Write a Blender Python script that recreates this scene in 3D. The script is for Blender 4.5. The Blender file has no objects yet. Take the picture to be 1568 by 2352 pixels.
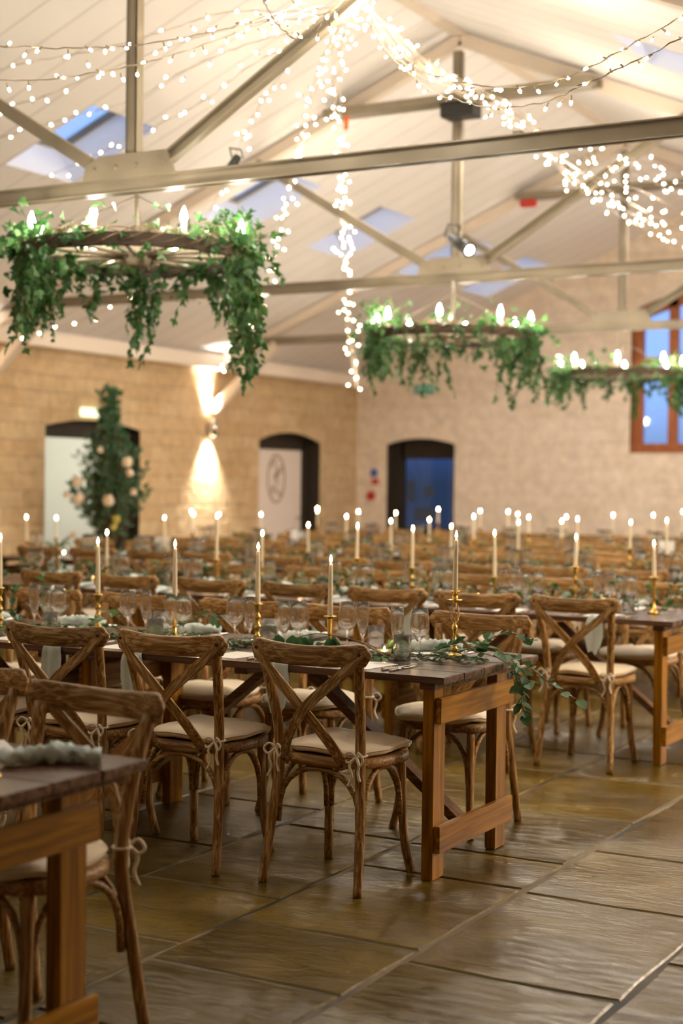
import bpy, bmesh, math, random
from mathutils import Vector, Matrix, noise
S = bpy.context.scene
COL = S.collection
R = random.Random(7)
PI = math.pi

# ------------------------------------------------------------------ camera, world, exposure
FPX, CX, CY, CH = 3490.0, 784.0, 1176.0, 1.45
yaw, pitch, roll = math.radians(29.4), math.atan(66/FPX), 0.012
fw = Vector((-math.sin(yaw)*math.cos(pitch), math.cos(yaw)*math.cos(pitch), -math.sin(pitch)))
r0 = fw.cross(Vector((0, 0, 1))).normalized(); u0 = r0.cross(fw)
rt = r0*math.cos(roll)+u0*math.sin(roll); up = u0*math.cos(roll)-r0*math.sin(roll)
cd = bpy.data.cameras.new('camera'); cam = bpy.data.objects.new('camera', cd); COL.objects.link(cam)
cam.matrix_world = Matrix(((rt.x, up.x, -fw.x, 0), (rt.y, up.y, -fw.y, 0), (rt.z, up.z, -fw.z, CH), (0, 0, 0, 1)))
cd.sensor_fit = 'VERTICAL'; cd.sensor_height = 36; cd.sensor_width = 24; cd.lens = FPX*36/2352
cd.clip_start = .05; cd.clip_end = 200
cd.dof.use_dof = True; cd.dof.focus_distance = 5.45; cd.dof.aperture_fstop = 1.8
S.camera = cam
S.view_settings.view_transform = 'Standard'; S.view_settings.look = 'None'
S.view_settings.gamma = 1; S.view_settings.use_curve_mapping = False
S.view_settings.exposure = 1.22
BULB_E, FLAME_E, FAIRY_E = 190, 110, 16
W = bpy.data.worlds.new('dusk'); S.world = W; W.use_nodes = True
wn = W.node_tree; bg = wn.nodes['Background']
tc = wn.nodes.new('ShaderNodeTexCoord'); sp = wn.nodes.new('ShaderNodeSeparateXYZ'); cr = wn.nodes.new('ShaderNodeValToRGB')
wn.links.new(tc.outputs['Generated'], sp.inputs[0]); wn.links.new(sp.outputs['Z'], cr.inputs[0]); wn.links.new(cr.outputs[0], bg.inputs[0])
cr.color_ramp.elements[0].position = 0.0; cr.color_ramp.elements[0].color = (.10, .12, .14, 1)
cr.color_ramp.elements[1].position = 0.06; cr.color_ramp.elements[1].color = (.22, .36, .66, 1)
e = cr.color_ramp.elements.new(.5); e.color = (.24, .40, .72, 1)
bg.inputs[1].default_value = .85

def ray_at(px, py, D):      # a point at depth D along the viewing axis
    return Vector((0, 0, CH))+D*(fw+rt*((px-CX)/FPX)-up*((py-CY)/FPX))

def lamp(kind, loc, power, col, rad=.05, aim=None, name='lamp_light', spot=None, blend=.6):
    l = bpy.data.lights.new(name, kind); l.energy = power; l.color = col
    if kind == 'AREA': l.size = rad
    else: l.shadow_soft_size = rad
    if spot: l.spot_size = math.radians(spot); l.spot_blend = blend
    o = bpy.data.objects.new(name, l); COL.objects.link(o); o.location = loc
    if aim is not None: o.rotation_euler = Vector(aim).to_track_quat('-Z', 'Y').to_euler()
    return o
WARM = (1, .78, .52); WARM2 = (1, .92, .80)

# ------------------------------------------------------------------ materials
def mat(name, col=(.8, .8, .8), rough=.5, metal=0, **k):
    m = bpy.data.materials.new(name); m.use_nodes = True
    b = m.node_tree.nodes['Principled BSDF']
    b.inputs['Base Color'].default_value = (*col, 1); b.inputs['Roughness'].default_value = rough
    b.inputs['Metallic'].default_value = metal
    for a, v in k.items(): b.inputs[a.replace('_', ' ')].default_value = v
    return m
def N(m, t, **k):
    n = m.node_tree.nodes.new(t)
    for a, v in k.items(): setattr(n, a, v)
    return n
def L(m, a, b): m.node_tree.links.new(a, b)
def bsdf(m): return m.node_tree.nodes['Principled BSDF']
def ramp(m, src, stops):
    c = N(m, 'ShaderNodeValToRGB'); L(m, src, c.inputs[0])
    els = c.color_ramp.elements
    while len(els) < len(stops): els.new(.5)
    for e_, (p, cc) in zip(els, stops): e_.position = p; e_.color = (*cc, 1)
    return c
def coords(m, scale=(1, 1, 1), kind='Object', rot=(0, 0, 0)):
    t = N(m, 'ShaderNodeTexCoord'); mp = N(m, 'ShaderNodeMapping')
    mp.inputs['Scale'].default_value = scale; mp.inputs['Rotation'].default_value = rot
    L(m, t.outputs[kind], mp.inputs[0]); return mp.outputs[0]
def bump(m, src, strength=.3, dist=.002):
    b = N(m, 'ShaderNodeBump'); b.inputs['Strength'].default_value = strength; b.inputs['Distance'].default_value = dist
    L(m, src, b.inputs['Height']); L(m, b.outputs[0], bsdf(m).inputs['Normal']); return b
def wood(name, c1, c2, c3, axis='x', sc=1.0, rough=.45, bstr=.35, tilt=0):
    m = mat(name, c1, rough); bsdf(m).inputs['Specular IOR Level'].default_value = .3
    s = {'x': (5, 110, 110), 'y': (110, 5, 110), 'z': (110, 110, 5)}[axis]
    v = coords(m, tuple(q*sc for q in s))
    if tilt:
        mp = v.node; mp.vector_type = 'TEXTURE'; mp.inputs['Scale'].default_value = tuple(1/(q*sc) for q in s); mp.inputs['Rotation'].default_value = (0, tilt, 0)
    oi = N(m, 'ShaderNodeObjectInfo'); ad = N(m, 'ShaderNodeVectorMath', operation='ADD')
    ml = N(m, 'ShaderNodeMath', operation='MULTIPLY'); ml.inputs[1].default_value = 17
    L(m, oi.outputs['Random'], ml.inputs[0]); L(m, v, ad.inputs[0]); L(m, ml.outputs[0], ad.inputs[1])
    n1 = N(m, 'ShaderNodeTexNoise'); n1.inputs['Scale'].default_value = 1.0; n1.inputs['Detail'].default_value = 5; n1.inputs['Distortion'].default_value = .9
    L(m, ad.outputs[0], n1.inputs[0])
    c = ramp(m, n1.outputs[0], [(.33, c1), (.5, c2), (.62, c3)])
    hs = N(m, 'ShaderNodeHueSaturation'); mr = N(m, 'ShaderNodeMapRange')
    mr.inputs[3].default_value = .82; mr.inputs[4].default_value = 1.18
    L(m, oi.outputs['Random'], mr.inputs[0]); L(m, mr.outputs[0], hs.inputs['Value']); L(m, c.outputs[0], hs.inputs['Color'])
    L(m, hs.outputs[0], bsdf(m).inputs['Base Color'])
    bump(m, n1.outputs[0], bstr, .002)
    return m
cw = ((.15, .068, .014), (.29, .148, .042), (.50, .33, .15))
M_cz = wood('weathered_oak_upright', *cw, axis='z'); M_cx = wood('weathered_oak_rail', *cw, axis='x')
M_cs = {1: wood('weathered_oak_strap', *cw, axis='z', tilt=.686), -1: wood('weathered_oak_cross_strap', *cw, axis='z', tilt=-.686)}
M_dark = wood('stained_tabletop_pine', (.055, .028, .018), (.10, .052, .032), (.15, .085, .055), axis='x', sc=.3, rough=.26, bstr=.15)
tl = ((.16, .060, .001), (.28, .118, .002), (.36, .165, .006))
M_tz = wood('varnished_pine_upright', *tl, axis='z', sc=.4, rough=.35, bstr=.2)
M_ty = wood('varnished_pine_rail', *tl, axis='y', sc=.4, rough=.35, bstr=.2)
M_tx = wood('stained_pine_brace', (.09, .04, .015), (.17, .08, .028), (.24, .12, .04), axis='x', sc=.4, rough=.4, bstr=.2)
M_cane = mat('woven_cane', (.55, .33, .12), .6)
ck = N(M_cane, 'ShaderNodeTexChecker'); ck.inputs['Scale'].default_value = 160; L(M_cane, coords(M_cane), ck.inputs[0])
ck.inputs[1].default_value = (.62, .38, .15, 1); ck.inputs[2].default_value = (.32, .17, .06, 1); L(M_cane, ck.outputs[0], bsdf(M_cane).inputs[0])
M_cush = mat('cream_canvas', (.84, .72, .54), .85)
nz = N(M_cush, 'ShaderNodeTexNoise'); nz.inputs['Scale'].default_value = 12; L(M_cush, coords(M_cush), nz.inputs[0]); bump(M_cush, nz.outputs[0], .3, .01)
M_tie = mat('cream_tape', (.84, .74, .58), .9)
M_brass = mat('polished_brass', (.83, .55, .16), .22, 1)
M_gilt = mat('antique_brass_wire', (.55, .36, .12), .3, 1)
M_wax = mat('ivory_wax', (.86, .76, .56), .5)
bsdf(M_wax).inputs['Subsurface Weight'].default_value = .35; bsdf(M_wax).inputs['Subsurface Radius'].default_value = (.02, .012, .006)
M_wick = mat('charred_wick', (.03, .02, .02), .9)
M_steel = mat('cutlery_steel', (.75, .72, .68), .18, 1)
M_card = mat('white_card', (.80, .78, .76), .7)
M_nap = mat('sage_gauze', (.52, .60, .58), .9)
nz = N(M_nap, 'ShaderNodeTexNoise'); nz.inputs['Scale'].default_value = 60; L(M_nap, coords(M_nap), nz.inputs[0]); bump(M_nap, nz.outputs[0], .4, .004)
M_metal = mat('painted_truss_steel', (.27, .215, .16), .34, .15)
nz = N(M_metal, 'ShaderNodeTexNoise'); nz.inputs['Scale'].default_value = 3; L(M_metal, coords(M_metal), nz.inputs[0])
c = ramp(M_metal, nz.outputs[0], [(.3, (.20, .165, .115)), (.7, (.29, .24, .17))]); L(M_metal, c.outputs[0], bsdf(M_metal).inputs[0])
M_cream = mat('cream_painted_rafter', (.70, .60, .50), .6)
M_black = mat('black_plastic', (.015, .015, .015), .4)
M_frame = mat('dark_oak_frame', (.022, .014, .006), .7)
M_orange = mat('orange_tag', (.8, .16, .03), .6)
M_red = mat('red_enamel', (.50, .03, .02), .35)
M_blue = mat('blue_notice', (.06, .12, .40), .5)
M_teal = mat('green_exit_panel', (.02, .36, .27), .5)
M_winw = wood('orange_stained_window_timber', (.22, .06, .015), (.33, .10, .03), (.42, .15, .05), axis='z', sc=.5, rough=.45)
M_lav = mat('white_reveal_paint', (.80, .80, .84), .7)
M_cable = mat('cream_cable', (.50, .42, .33), .5)
M_ring = mat('wheel_oak', (.075, .05, .035), .7)
M_bark = mat('vine_bark', (.20, .12, .05), .8)
M_urn = mat('grey_stone_urn', (.25, .23, .2), .8)
def emis(name, col, s, sample=True):
    m = bpy.data.materials.new(name); m.use_nodes = True; t = m.node_tree; t.nodes.clear()
    e_ = t.nodes.new('ShaderNodeEmission'); o = t.nodes.new('ShaderNodeOutputMaterial')
    e_.inputs[0].default_value = (*col, 1); e_.inputs[1].default_value = s; t.links.new(e_.outputs[0], o.inputs[0])
    if not sample: m.cycles.emission_sampling = 'NONE'
    return m
M_bulb = emis('warm_bulb_glass', (1, .90, .74), BULB_E)
M_flame = emis('candle_flame', (1, .62, .28), FLAME_E)
M_fairy = emis('fairy_led', (1, .82, .50), FAIRY_E, False)
M_exit = emis('lit_exit_panel', (.72, .80, .50), 1.1)
def leafmat(name, a, b, c_):
    m = mat(name, a, .42)
    g = N(m, 'ShaderNodeNewGeometry'); c = ramp(m, g.outputs['Random Per Island'], [(0, a), (.5, b), (1, c_)])
    L(m, c.outputs[0], bsdf(m).inputs[0])
    tr = N(m, 'ShaderNodeBsdfTranslucent'); mx = N(m, 'ShaderNodeMixShader'); mx.inputs[0].default_value = .3
    L(m, c.outputs[0], tr.inputs[0]); out = m.node_tree.nodes['Material Output']
    L(m, bsdf(m).outputs[0], mx.inputs[1]); L(m, tr.outputs[0], mx.inputs[2]); L(m, mx.outputs[0], out.inputs[0])
    return m
M_ivy = leafmat('ivy_leaf', (.022, .085, .02), (.042, .135, .03), (.10, .22, .07))
M_leaf = leafmat('garland_leaf', (.03, .10, .035), (.05, .15, .05), (.12, .22, .09))
M_grey = leafmat('eucalyptus_leaf', (.05, .14, .08), (.09, .20, .14), (.20, .30, .22))
M_bloom = mat('cream_petal', (.80, .66, .50), .7); M_bloomy = mat('yellow_petal', (.60, .50, .12), .7)
def thin_glass(name, tint=(1, 1, 1), k=1.0, rough=.02):
    m = bpy.data.materials.new(name); m.use_nodes = True; t = m.node_tree; t.nodes.clear()
    tr = t.nodes.new('ShaderNodeBsdfTransparent'); gl = t.nodes.new('ShaderNodeBsdfGlossy'); mx = t.nodes.new('ShaderNodeMixShader')
    lw = t.nodes.new('ShaderNodeLayerWeight'); lw.inputs[0].default_value = .5; pw = t.nodes.new('ShaderNodeMath'); pw.operation = 'POWER'; pw.inputs[1].default_value = 2.4; t.links.new(lw.outputs['Facing'], pw.inputs[0]); ml = t.nodes.new('ShaderNodeMath'); ml.operation = 'MULTIPLY_ADD'
    ml.inputs[1].default_value = k; ml.inputs[2].default_value = .03; ml.use_clamp = True
    o = t.nodes.new('ShaderNodeOutputMaterial'); tr.inputs[0].default_value = (*tint, 1); gl.inputs['Roughness'].default_value = rough
    t.links.new(pw.outputs[0], ml.inputs[0]); t.links.new(ml.outputs[0], mx.inputs[0]); t.links.new(tr.outputs[0], mx.inputs[1])
    t.links.new(gl.outputs[0], mx.inputs[2]); t.links.new(mx.outputs[0], o.inputs[0]); return m
M_glass = mat('clear_drinking_glass', (1, 1, 1), .0, 0, Transmission_Weight=1.0, IOR=1.45)
_t = N(M_glass, 'ShaderNodeBsdfTransparent'); _m = N(M_glass, 'ShaderNodeMixShader'); _m.inputs[0].default_value = .2
L(M_glass, bsdf(M_glass).outputs[0], _m.inputs[1]); L(M_glass, _t.outputs[0], _m.inputs[2]); L(M_glass, _m.outputs[0], M_glass.node_tree.nodes['Material Output'].inputs[0])
M_pane = thin_glass('window_glass', (.9, .93, 1), .8)
M_panedark = thin_glass('dusk_door_glass', (.34, .42, .58), .8)

# plaster ceiling: boarded, joints running up the slope
M_ceil = mat('painted_board_ceiling', (.78, .67, .58), .75)
v = coords(M_ceil)
wv = N(M_ceil, 'ShaderNodeTexWave', wave_type='BANDS', bands_direction='Y', wave_profile='SAW'); wv.inputs['Scale'].default_value = .95; wv.inputs['Distortion'].default_value = 0
L(M_ceil, v, wv.inputs[0]); c = ramp(M_ceil, wv.outputs['Fac'], [(0, (.56, .52, .50)), (.05, (.80, .76, .75)), (.97, (.80, .76, .75)), (1, (.56, .52, .50))])
L(M_ceil, c.outputs[0], bsdf(M_ceil).inputs[0])
c2 = ramp(M_ceil, wv.outputs['Fac'], [(0, (0, 0, 0)), (.06, (1, 1, 1))]); bump(M_ceil, c2.outputs[0], .5, .01)
M_cove = mat('painted_eaves_board', (.80, .70, .60), .7)

def stone(name, axis, a, b, mort):
    m = mat(name, a, .85)
    t = N(m, 'ShaderNodeTexCoord'); s = N(m, 'ShaderNodeSeparateXYZ'); cb = N(m, 'ShaderNodeCombineXYZ')
    L(m, t.outputs['Object'], s.inputs[0]); L(m, s.outputs[axis], cb.inputs[0]); L(m, s.outputs['Z'], cb.inputs[1])
    nn = N(m, 'ShaderNodeTexNoise'); nn.inputs['Scale'].default_value = 2.2; L(m, cb.outputs[0], nn.inputs[0])
    mv = N(m, 'ShaderNodeVectorMath', operation='MULTIPLY_ADD'); mv.inputs[1].default_value = (.05, .05, 0)
    L(m, nn.outputs['Color'], mv.inputs[0]); L(m, cb.outputs[0], mv.inputs[2])
    br = N(m, 'ShaderNodeTexBrick'); br.inputs['Scale'].default_value = 1; br.inputs['Brick Width'].default_value = .38; br.inputs['Row Height'].default_value = .17
    br.inputs['Mortar Size'].default_value = .011; br.inputs['Mortar Smooth'].default_value = .6; br.offset = .43; br.squash = 1.4; br.squash_frequency = 3
    br.inputs['Color1'].default_value = (*a, 1); br.inputs['Color2'].default_value = (*b, 1); br.inputs['Mortar'].default_value = (*mort, 1)
    L(m, mv.outputs[0], br.inputs[0])
    n2 = N(m, 'ShaderNodeTexNoise'); n2.inputs['Scale'].default_value = 9; n2.inputs['Detail'].default_value = 6; L(m, t.outputs['Object'], n2.inputs[0])
    hs = N(m, 'ShaderNodeHueSaturation'); mr = N(m, 'ShaderNodeMapRange'); mr.inputs[1].default_value = .3; mr.inputs[2].default_value = .7
    mr.inputs[3].default_value = .88; mr.inputs[4].default_value = 1.12; L(m, n2.outputs[0], mr.inputs[0]); L(m, mr.outputs[0], hs.inputs['Value'])
    L(m, br.outputs['Color'], hs.inputs['Color']); L(m, hs.outputs[0], bsdf(m).inputs[0])
    ad = N(m, 'ShaderNodeMath', operation='MULTIPLY_ADD'); ad.inputs[1].default_value = -.7; L(m, br.outputs['Fac'], ad.inputs[0]); L(m, n2.outputs[0], ad.inputs[2])
    bump(m, ad.outputs[0], .7, .022 if axis == 'Y' else .010)
    return m
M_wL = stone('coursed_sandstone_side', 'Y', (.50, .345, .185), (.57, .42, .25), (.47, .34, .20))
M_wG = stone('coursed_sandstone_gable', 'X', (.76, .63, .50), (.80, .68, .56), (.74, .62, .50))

M_flag = mat('worn_flagstone', (.05, .04, .028), .3); bsdf(M_flag).inputs['Specular IOR Level'].default_value = .38; bsdf(M_flag).inputs['Specular Tint'].default_value = (1, .85, .6, 1)
g = N(M_flag, 'ShaderNodeNewGeometry'); v = coords(M_flag)
n1 = N(M_flag, 'ShaderNodeTexNoise'); n1.inputs['Scale'].default_value = 2.1; n1.inputs['Detail'].default_value = 8; n1.inputs['Distortion'].default_value = .7; L(M_flag, v, n1.inputs[0])
c = ramp(M_flag, n1.outputs[0], [(.3, (.060, .036, .003)), (.5, (.105, .068, .008)), (.7, (.16, .108, .020))])
hs = N(M_flag, 'ShaderNodeHueSaturation'); mr = N(M_flag, 'ShaderNodeMapRange'); mr.inputs[3].default_value = .7; mr.inputs[4].default_value = 1.3
L(M_flag, g.outputs['Random Per Island'], mr.inputs[0]); L(M_flag, mr.outputs[0], hs.inputs['Value']); L(M_flag, c.outputs[0], hs.inputs['Color']); L(M_flag, hs.outputs[0], bsdf(M_flag).inputs[0])
n2 = N(M_flag, 'ShaderNodeTexNoise'); n2.inputs['Scale'].default_value = 5; n2.inputs['Detail'].default_value = 9; n2.inputs['Roughness'].default_value = .6; n2.inputs['Distortion'].default_value = 1.2
L(M_flag, coords(M_flag, (1.6, 3.4, 1)), n2.inputs[0]); bump(M_flag, n2.outputs[0], .5, .012)
c = ramp(M_flag, n1.outputs[0], [(.3, (.14, .14, .14)), (.7, (.30, .30, .30))]); L(M_flag, c.outputs[0], bsdf(M_flag).inputs['Roughness'])
M_grout = mat('sandy_mortar', (.10, .075, .045), .7)
nz = N(M_grout, 'ShaderNodeTexNoise'); nz.inputs['Scale'].default_value = 1.3; L(M_grout, coords(M_grout), nz.inputs[0])
c = ramp(M_grout, nz.outputs[0], [(.4, (.016, .011, .006)), (.55, (.16, .12, .07))]); L(M_grout, c.outputs[0], bsdf(M_grout).inputs[0])

# ------------------------------------------------------------------ mesh builder
class MB:
    def __init__(s): s.v = []; s.f = []; s.m = []; s.sm = []
    def add(s, vs, fs, mi=0, smooth=False):
        b = len(s.v); s.v += [tuple(q) for q in vs]
        for f in fs: s.f.append(tuple(i+b for i in f)); s.m.append(mi); s.sm.append(smooth)
    def box(s, x0, x1, y0, y1, z0, z1, mi=0, mx=None):
        vs = [Vector((x, y, z)) for z in (z0, z1) for y in (y0, y1) for x in (x0, x1)]
        if mx: vs = [mx @ q for q in vs]
        s.add(vs, [(0, 2, 3, 1), (4, 5, 7, 6), (0, 1, 5, 4), (2, 6, 7, 3), (0, 4, 6, 2), (1, 3, 7, 5)], mi); return s
    def bar(s, a, b, w, h, upv=(0, 0, 1), mi=0, ext=0):
        a = Vector(a); b = Vector(b); d = (b-a); ln = d.length; d.normalize(); sd = d.cross(Vector(upv)).normalized(); uu = sd.cross(d)
        mx = Matrix(((d.x, sd.x, uu.x, a.x), (d.y, sd.y, uu.y, a.y), (d.z, sd.z, uu.z, a.z), (0, 0, 0, 1)))
        return s.box(-ext, ln+ext, -w/2, w/2, -h/2, h/2, mi, mx)
    def tube(s, pts, rad, n=8, mi=0, closed=False, cap=True, rad2=None, upv=None):
        pts = [Vector(p) for p in pts]; k = len(pts)
        if not hasattr(rad, '__len__'): rad = [rad]*k
        rad2 = rad2 or rad
        if not hasattr(rad2, '__len__'): rad2 = [rad2]*k
        vs = []; ref = Vector(upv) if upv else None
        for i, p in enumerate(pts):
            if closed: d = pts[(i+1) % k]-pts[i-1]
            else: d = pts[min(i+1, k-1)]-pts[max(i-1, 0)]
            if d.length < 1e-9: d = Vector((0, 0, 1))
            d.normalize()
            if ref is None: ref = Vector((0, 0, 1)) if abs(d.z) < .9 else Vector((1, 0, 0))
            a = d.cross(ref)
            if a.length < 1e-6: a = d.orthogonal()
            a.normalize(); b = a.cross(d)
            if not upv: ref = b
            for j in range(n):
                t = 2*PI*j/n; vs.append(p+a*math.cos(t)*rad[i]+b*math.sin(t)*rad2[i])
        fs = []
        for i in range(k if closed else k-1):
            i2 = (i+1) % k
            for j in range(n): fs.append((i*n+j, i*n+(j+1) % n, i2*n+(j+1) % n, i2*n+j))
        s.add(vs, fs, mi, True)
        if cap and not closed:
            b0 = len(s.v)-len(vs)
            s.f.append(tuple(b0+j for j in range(n))[::-1]); s.m.append(mi); s.sm.append(False)
            s.f.append(tuple(b0+(k-1)*n+j for j in range(n))); s.m.append(mi); s.sm.append(False)
        return s
    def sweep(s, pts, prof, upv=(0, 0, 1), mi=0, smooth=False, scl=None):   # prof: list of (side, up)
        pts = [Vector(p) for p in pts]; k = len(pts); n = len(prof); vs = []
        for i, p in enumerate(pts):
            d = (pts[min(i+1, k-1)]-pts[max(i-1, 0)]).normalized(); sd = d.cross(Vector(upv)).normalized(); uu = sd.cross(d)
            q = scl[i] if scl else 1
            if not hasattr(q, '__len__'): q = (q, q)
            for (a, b) in prof: vs.append(p+sd*a*q[0]+uu*b*q[1])
        fs = [(i*n+j, (i+1)*n+j, (i+1)*n+(j+1) % n, i*n+(j+1) % n) for i in range(k-1) for j in range(n)]
        fs += [tuple(range(n)), tuple((k-1)*n+j for j in range(n))[::-1]]
        s.add(vs, fs, mi, smooth); return s
    def lathe(s, prof, n=16, c=(0, 0, 0), mi=0, cap=False):
        c = Vector(c); vs = [c+Vector((r*math.cos(2*PI*j/n), r*math.sin(2*PI*j/n), z)) for r, z in prof for j in range(n)]
        fs = [(i*n+j, i*n+(j+1) % n, (i+1)*n+(j+1) % n, (i+1)*n+j) for i in range(len(prof)-1) for j in range(n)]
        if cap: fs += [tuple(range(n))[::-1], tuple((len(prof)-1)*n+j for j in range(n))]
        s.add(vs, fs, mi, True); return s
    def leaf(s, p, d, nrm, size, w=.55, fold=.25, mi=0, shape=0):
        p = Vector(p); d = Vector(d).normalized(); nrm = Vector(nrm); sd = d.cross(nrm)
        if sd.length < 1e-4: sd = d.orthogonal()
        sd.normalize(); nn = sd.cross(d)
        if shape == 1:    # ivy, three points
            o = [(0, 0), (.15, .42), (.45, .5), (.5, .22), (1, 0), (.5, -.22), (.45, -.5), (.15, -.42)]
        else: o = [(0, 0), (.25, w*.42), (.55, w*.5), (.82, w*.28), (1, 0), (.82, -w*.28), (.55, -w*.5), (.25, -w*.42)]
        vs = [p+d*(a*size)+sd*(b*size)+nn*(abs(b)*fold*size-a*a*.22*size) for a, b in o]
        s.add(vs, [(0, 1, 2, 3, 4), (0, 4, 5, 6, 7)], mi, False); return s
    def mesh(s, name, mats, bevel=0, merge=False):
        me = bpy.data.meshes.new(name); me.from_pydata(s.v, [], s.f)
        for m in (mats if isinstance(mats, (list, tuple)) else [mats]): me.materials.append(m)
        me.polygons.foreach_set('material_index', s.m); me.polygons.foreach_set('use_smooth', s.sm); me.update()
        bm = bmesh.new(); bm.from_mesh(me)
        if merge: bmesh.ops.remove_doubles(bm, verts=bm.verts, dist=1e-5)
        if bevel: bmesh.ops.bevel(bm, geom=bm.edges[:], offset=bevel, segments=2, affect='EDGES', clamp_overlap=True)
        bmesh.ops.recalc_face_normals(bm, faces=bm.faces) if not getattr(s, 'norecalc', False) else None
        bm.to_mesh(me); bm.free()
        return me
    def build(s, name, mats, parent=None, bevel=0, merge=False):
        o = bpy.data.objects.new(name, s.mesh(name, mats, bevel, merge)); COL.objects.link(o)
        if parent: o.parent = parent
        return o
def thing(name, label, cat, loc=(0, 0, 0), rz=0, group=None):
    o = bpy.data.objects.new(name, None); COL.objects.link(o); o.location = loc; o.rotation_euler = (0, 0, rz)
    o.empty_display_size = .1; o['label'] = label; o['category'] = cat
    if group: o['group'] = group
    return o
def tag(o, label, cat, group=None):
    o['label'] = label; o['category'] = cat
    if group: o['group'] = group
    return o
def struct(o, label=None):
    o['kind'] = 'structure'
    if label: o['label'] = label
    return o
def kids(o): return KIDS.get(o.name, [])
KIDS = {}
def index_kids():
    KIDS.clear()
    for o in COL.objects:
        if o.parent: KIDS.setdefault(o.parent.name, []).append(o)
def copy_tree(src, loc=None, rz=None, label=None, group=None, scale=None, parent=None):
    c = src.copy(); COL.objects.link(c)
    if parent: c.parent = parent
    if loc is not None: c.location = loc
    if rz is not None: c.rotation_euler = (0, 0, rz)
    if scale is not None: c.scale = scale
    if label: c['label'] = label
    if group: c['group'] = group
    for ch in KIDS.get(src.name, []): copy_tree(ch, parent=c)
    return c
def catmull(p, k=6):
    p = [Vector(q) for q in p]; out = []
    for i in range(len(p)-1):
        a, b, c_, d = p[max(i-1, 0)], p[i], p[i+1], p[min(i+2, len(p)-1)]
        for j in range(k):
            t = j/k; out.append(.5*((2*b)+(c_-a)*t+(2*a-5*b+4*c_-d)*t*t+(3*b-a-3*c_+d)*t**3))
    out.append(p[-1]); return out
def rr(a, b): return R.uniform(a, b)

# ------------------------------------------------------------------ room
XL, XR, XC, YF, YB = -10.3, .7, -5.2, 18.7, -3.5
EZ, SL = 2.93, .42
def roofz(x): return EZ+SL*(XC-XL)-SL*abs(x-XC)

# floor: flagstones laid in courses, joints recessed
def floor():
    m = MB(); fr = random.Random(3)
    xs = [-10.6, -9.9, -9.25, -8.55, -7.95, -7.3, -6.6, -6.05, -5.4, -4.7, -4.05, -3.36, -2.76, -2.08, -1.39, -.72, -.05, .72]
    forced = {12: [3.2, 3.73, 4.22, 5.06, 5.48, 6.3, 7.2], 13: [3.35, 4.10, 5.02, 5.75, 6.7], 14: [3.4, 4.5, 5.3, 6.2], 11: [3.1, 3.9, 4.5, 5.5]}
    for i in range(len(xs)-1):
        ys = [YB]
        if i in forced:
            while ys[-1] < forced[i][0]-1.2: ys.append(ys[-1]+fr.uniform(.6, 1.1))
            ys += forced[i]
        while ys[-1] < YF-.9: ys.append(ys[-1]+fr.uniform(.5, 1.15))
        ys.append(YF)
        for a, b in zip(ys, ys[1:]):
            g = .009; j = lambda: fr.uniform(-.007, .007)
            x0, x1 = xs[i]+g, xs[i+1]-g; y0, y1 = a+g, b-g; zz = fr.uniform(-.002, .0)
            # worn, slightly wavy outline
            P = []
            nx, ny = 4, 5
            for q in range(nx): P.append((x0+(x1-x0)*q/nx+j(), y0+j()))
            for q in range(ny): P.append((x1+j(), y0+(y1-y0)*q/ny+j()))
            for q in range(nx): P.append((x1-(x1-x0)*q/nx+j(), y1+j()))
            for q in range(ny): P.append((x0+j(), y1-(y1-y0)*q/ny+j()))
            cx, cy = (x0+x1)/2, (y0+y1)/2; n = len(P)
            def ring(ins, z): return [(px+(cx-px)/abs(x1-x0)*2*ins, py+(cy-py)/abs(y1-y0)*2*ins, z) for px, py in P]
            vs = ring(0, -.018)+ring(0, zz-.006)+ring(.007, zz)
            fs = [(k_*n+q, k_*n+(q+1) % n, (k_+1)*n+(q+1) % n, (k_+1)*n+q) for k_ in range(2) for q in range(n)]+[tuple(2*n+q for q in range(n))]
            m.add(vs, fs, 0)
    m.add([(-10.8, YB-.3, -.0065), (1.2, YB-.3, -.0065), (1.2, YF+.6, -.0065), (-10.8, YF+.6, -.0065)], [(0, 1, 2, 3)], 1)
    return struct(m.build('floor', [M_flag, M_grout]))
floor()

def wall(name, m, s0, s1, top, holes, P, depth, matl, reveal):
    """wall in (s,z); P maps (s,z,d) to the world, d = distance outward. holes: (a,b,zb,zt,rise)"""
    bp = {s0, s1, XC} if s0 < XC < s1 and name == 'wall_gable' else {s0, s1}
    def arch(h, s): a, b, zb, zt, rise = h[:5]; t = (s-(a+b)/2)/((b-a)/2); return zt-rise*t*t
    for h in holes:
        for i in range(11): bp.add(h[0]+(h[1]-h[0])*i/10)
    bp = sorted(bp)
    for a, b in zip(bp, bp[1:]):
        mid = (a+b)/2; hs = sorted([h for h in holes if h[0]-1e-6 < mid < h[1]+1e-6], key=lambda h: h[2])
        za, zb = 0, 0
        for h in hs:
            if h[2] > za+.001: m.add([P(a, za, 0), P(b, zb, 0), P(b, h[2], 0), P(a, h[2], 0)], [(0, 1, 2, 3)])
            ta, tb = arch(h, a), arch(h, b)
            m.add([P(a, ta, 0), P(b, tb, 0), P(b, tb, depth), P(a, ta, depth)], [(0, 1, 2, 3)], 1)
            m.add([P(a, h[2], 0), P(b, h[2], 0), P(b, h[2], depth), P(a, h[2], depth)], [(0, 1, 2, 3)], 1)
            za, zb = ta, tb
        m.add([P(a, za, 0), P(b, zb, 0), P(b, top(b), 0), P(a, top(a), 0)], [(0, 1, 2, 3)])
    for h in holes:
        for s in (h[0], h[1]): m.add([P(s, h[2], 0), P(s, h[2], depth), P(s, arch(h, s), depth), P(s, arch(h, s), 0)], [(0, 1, 2, 3)], 1)
    return struct(m.build(name, [matl, reveal]))
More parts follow.
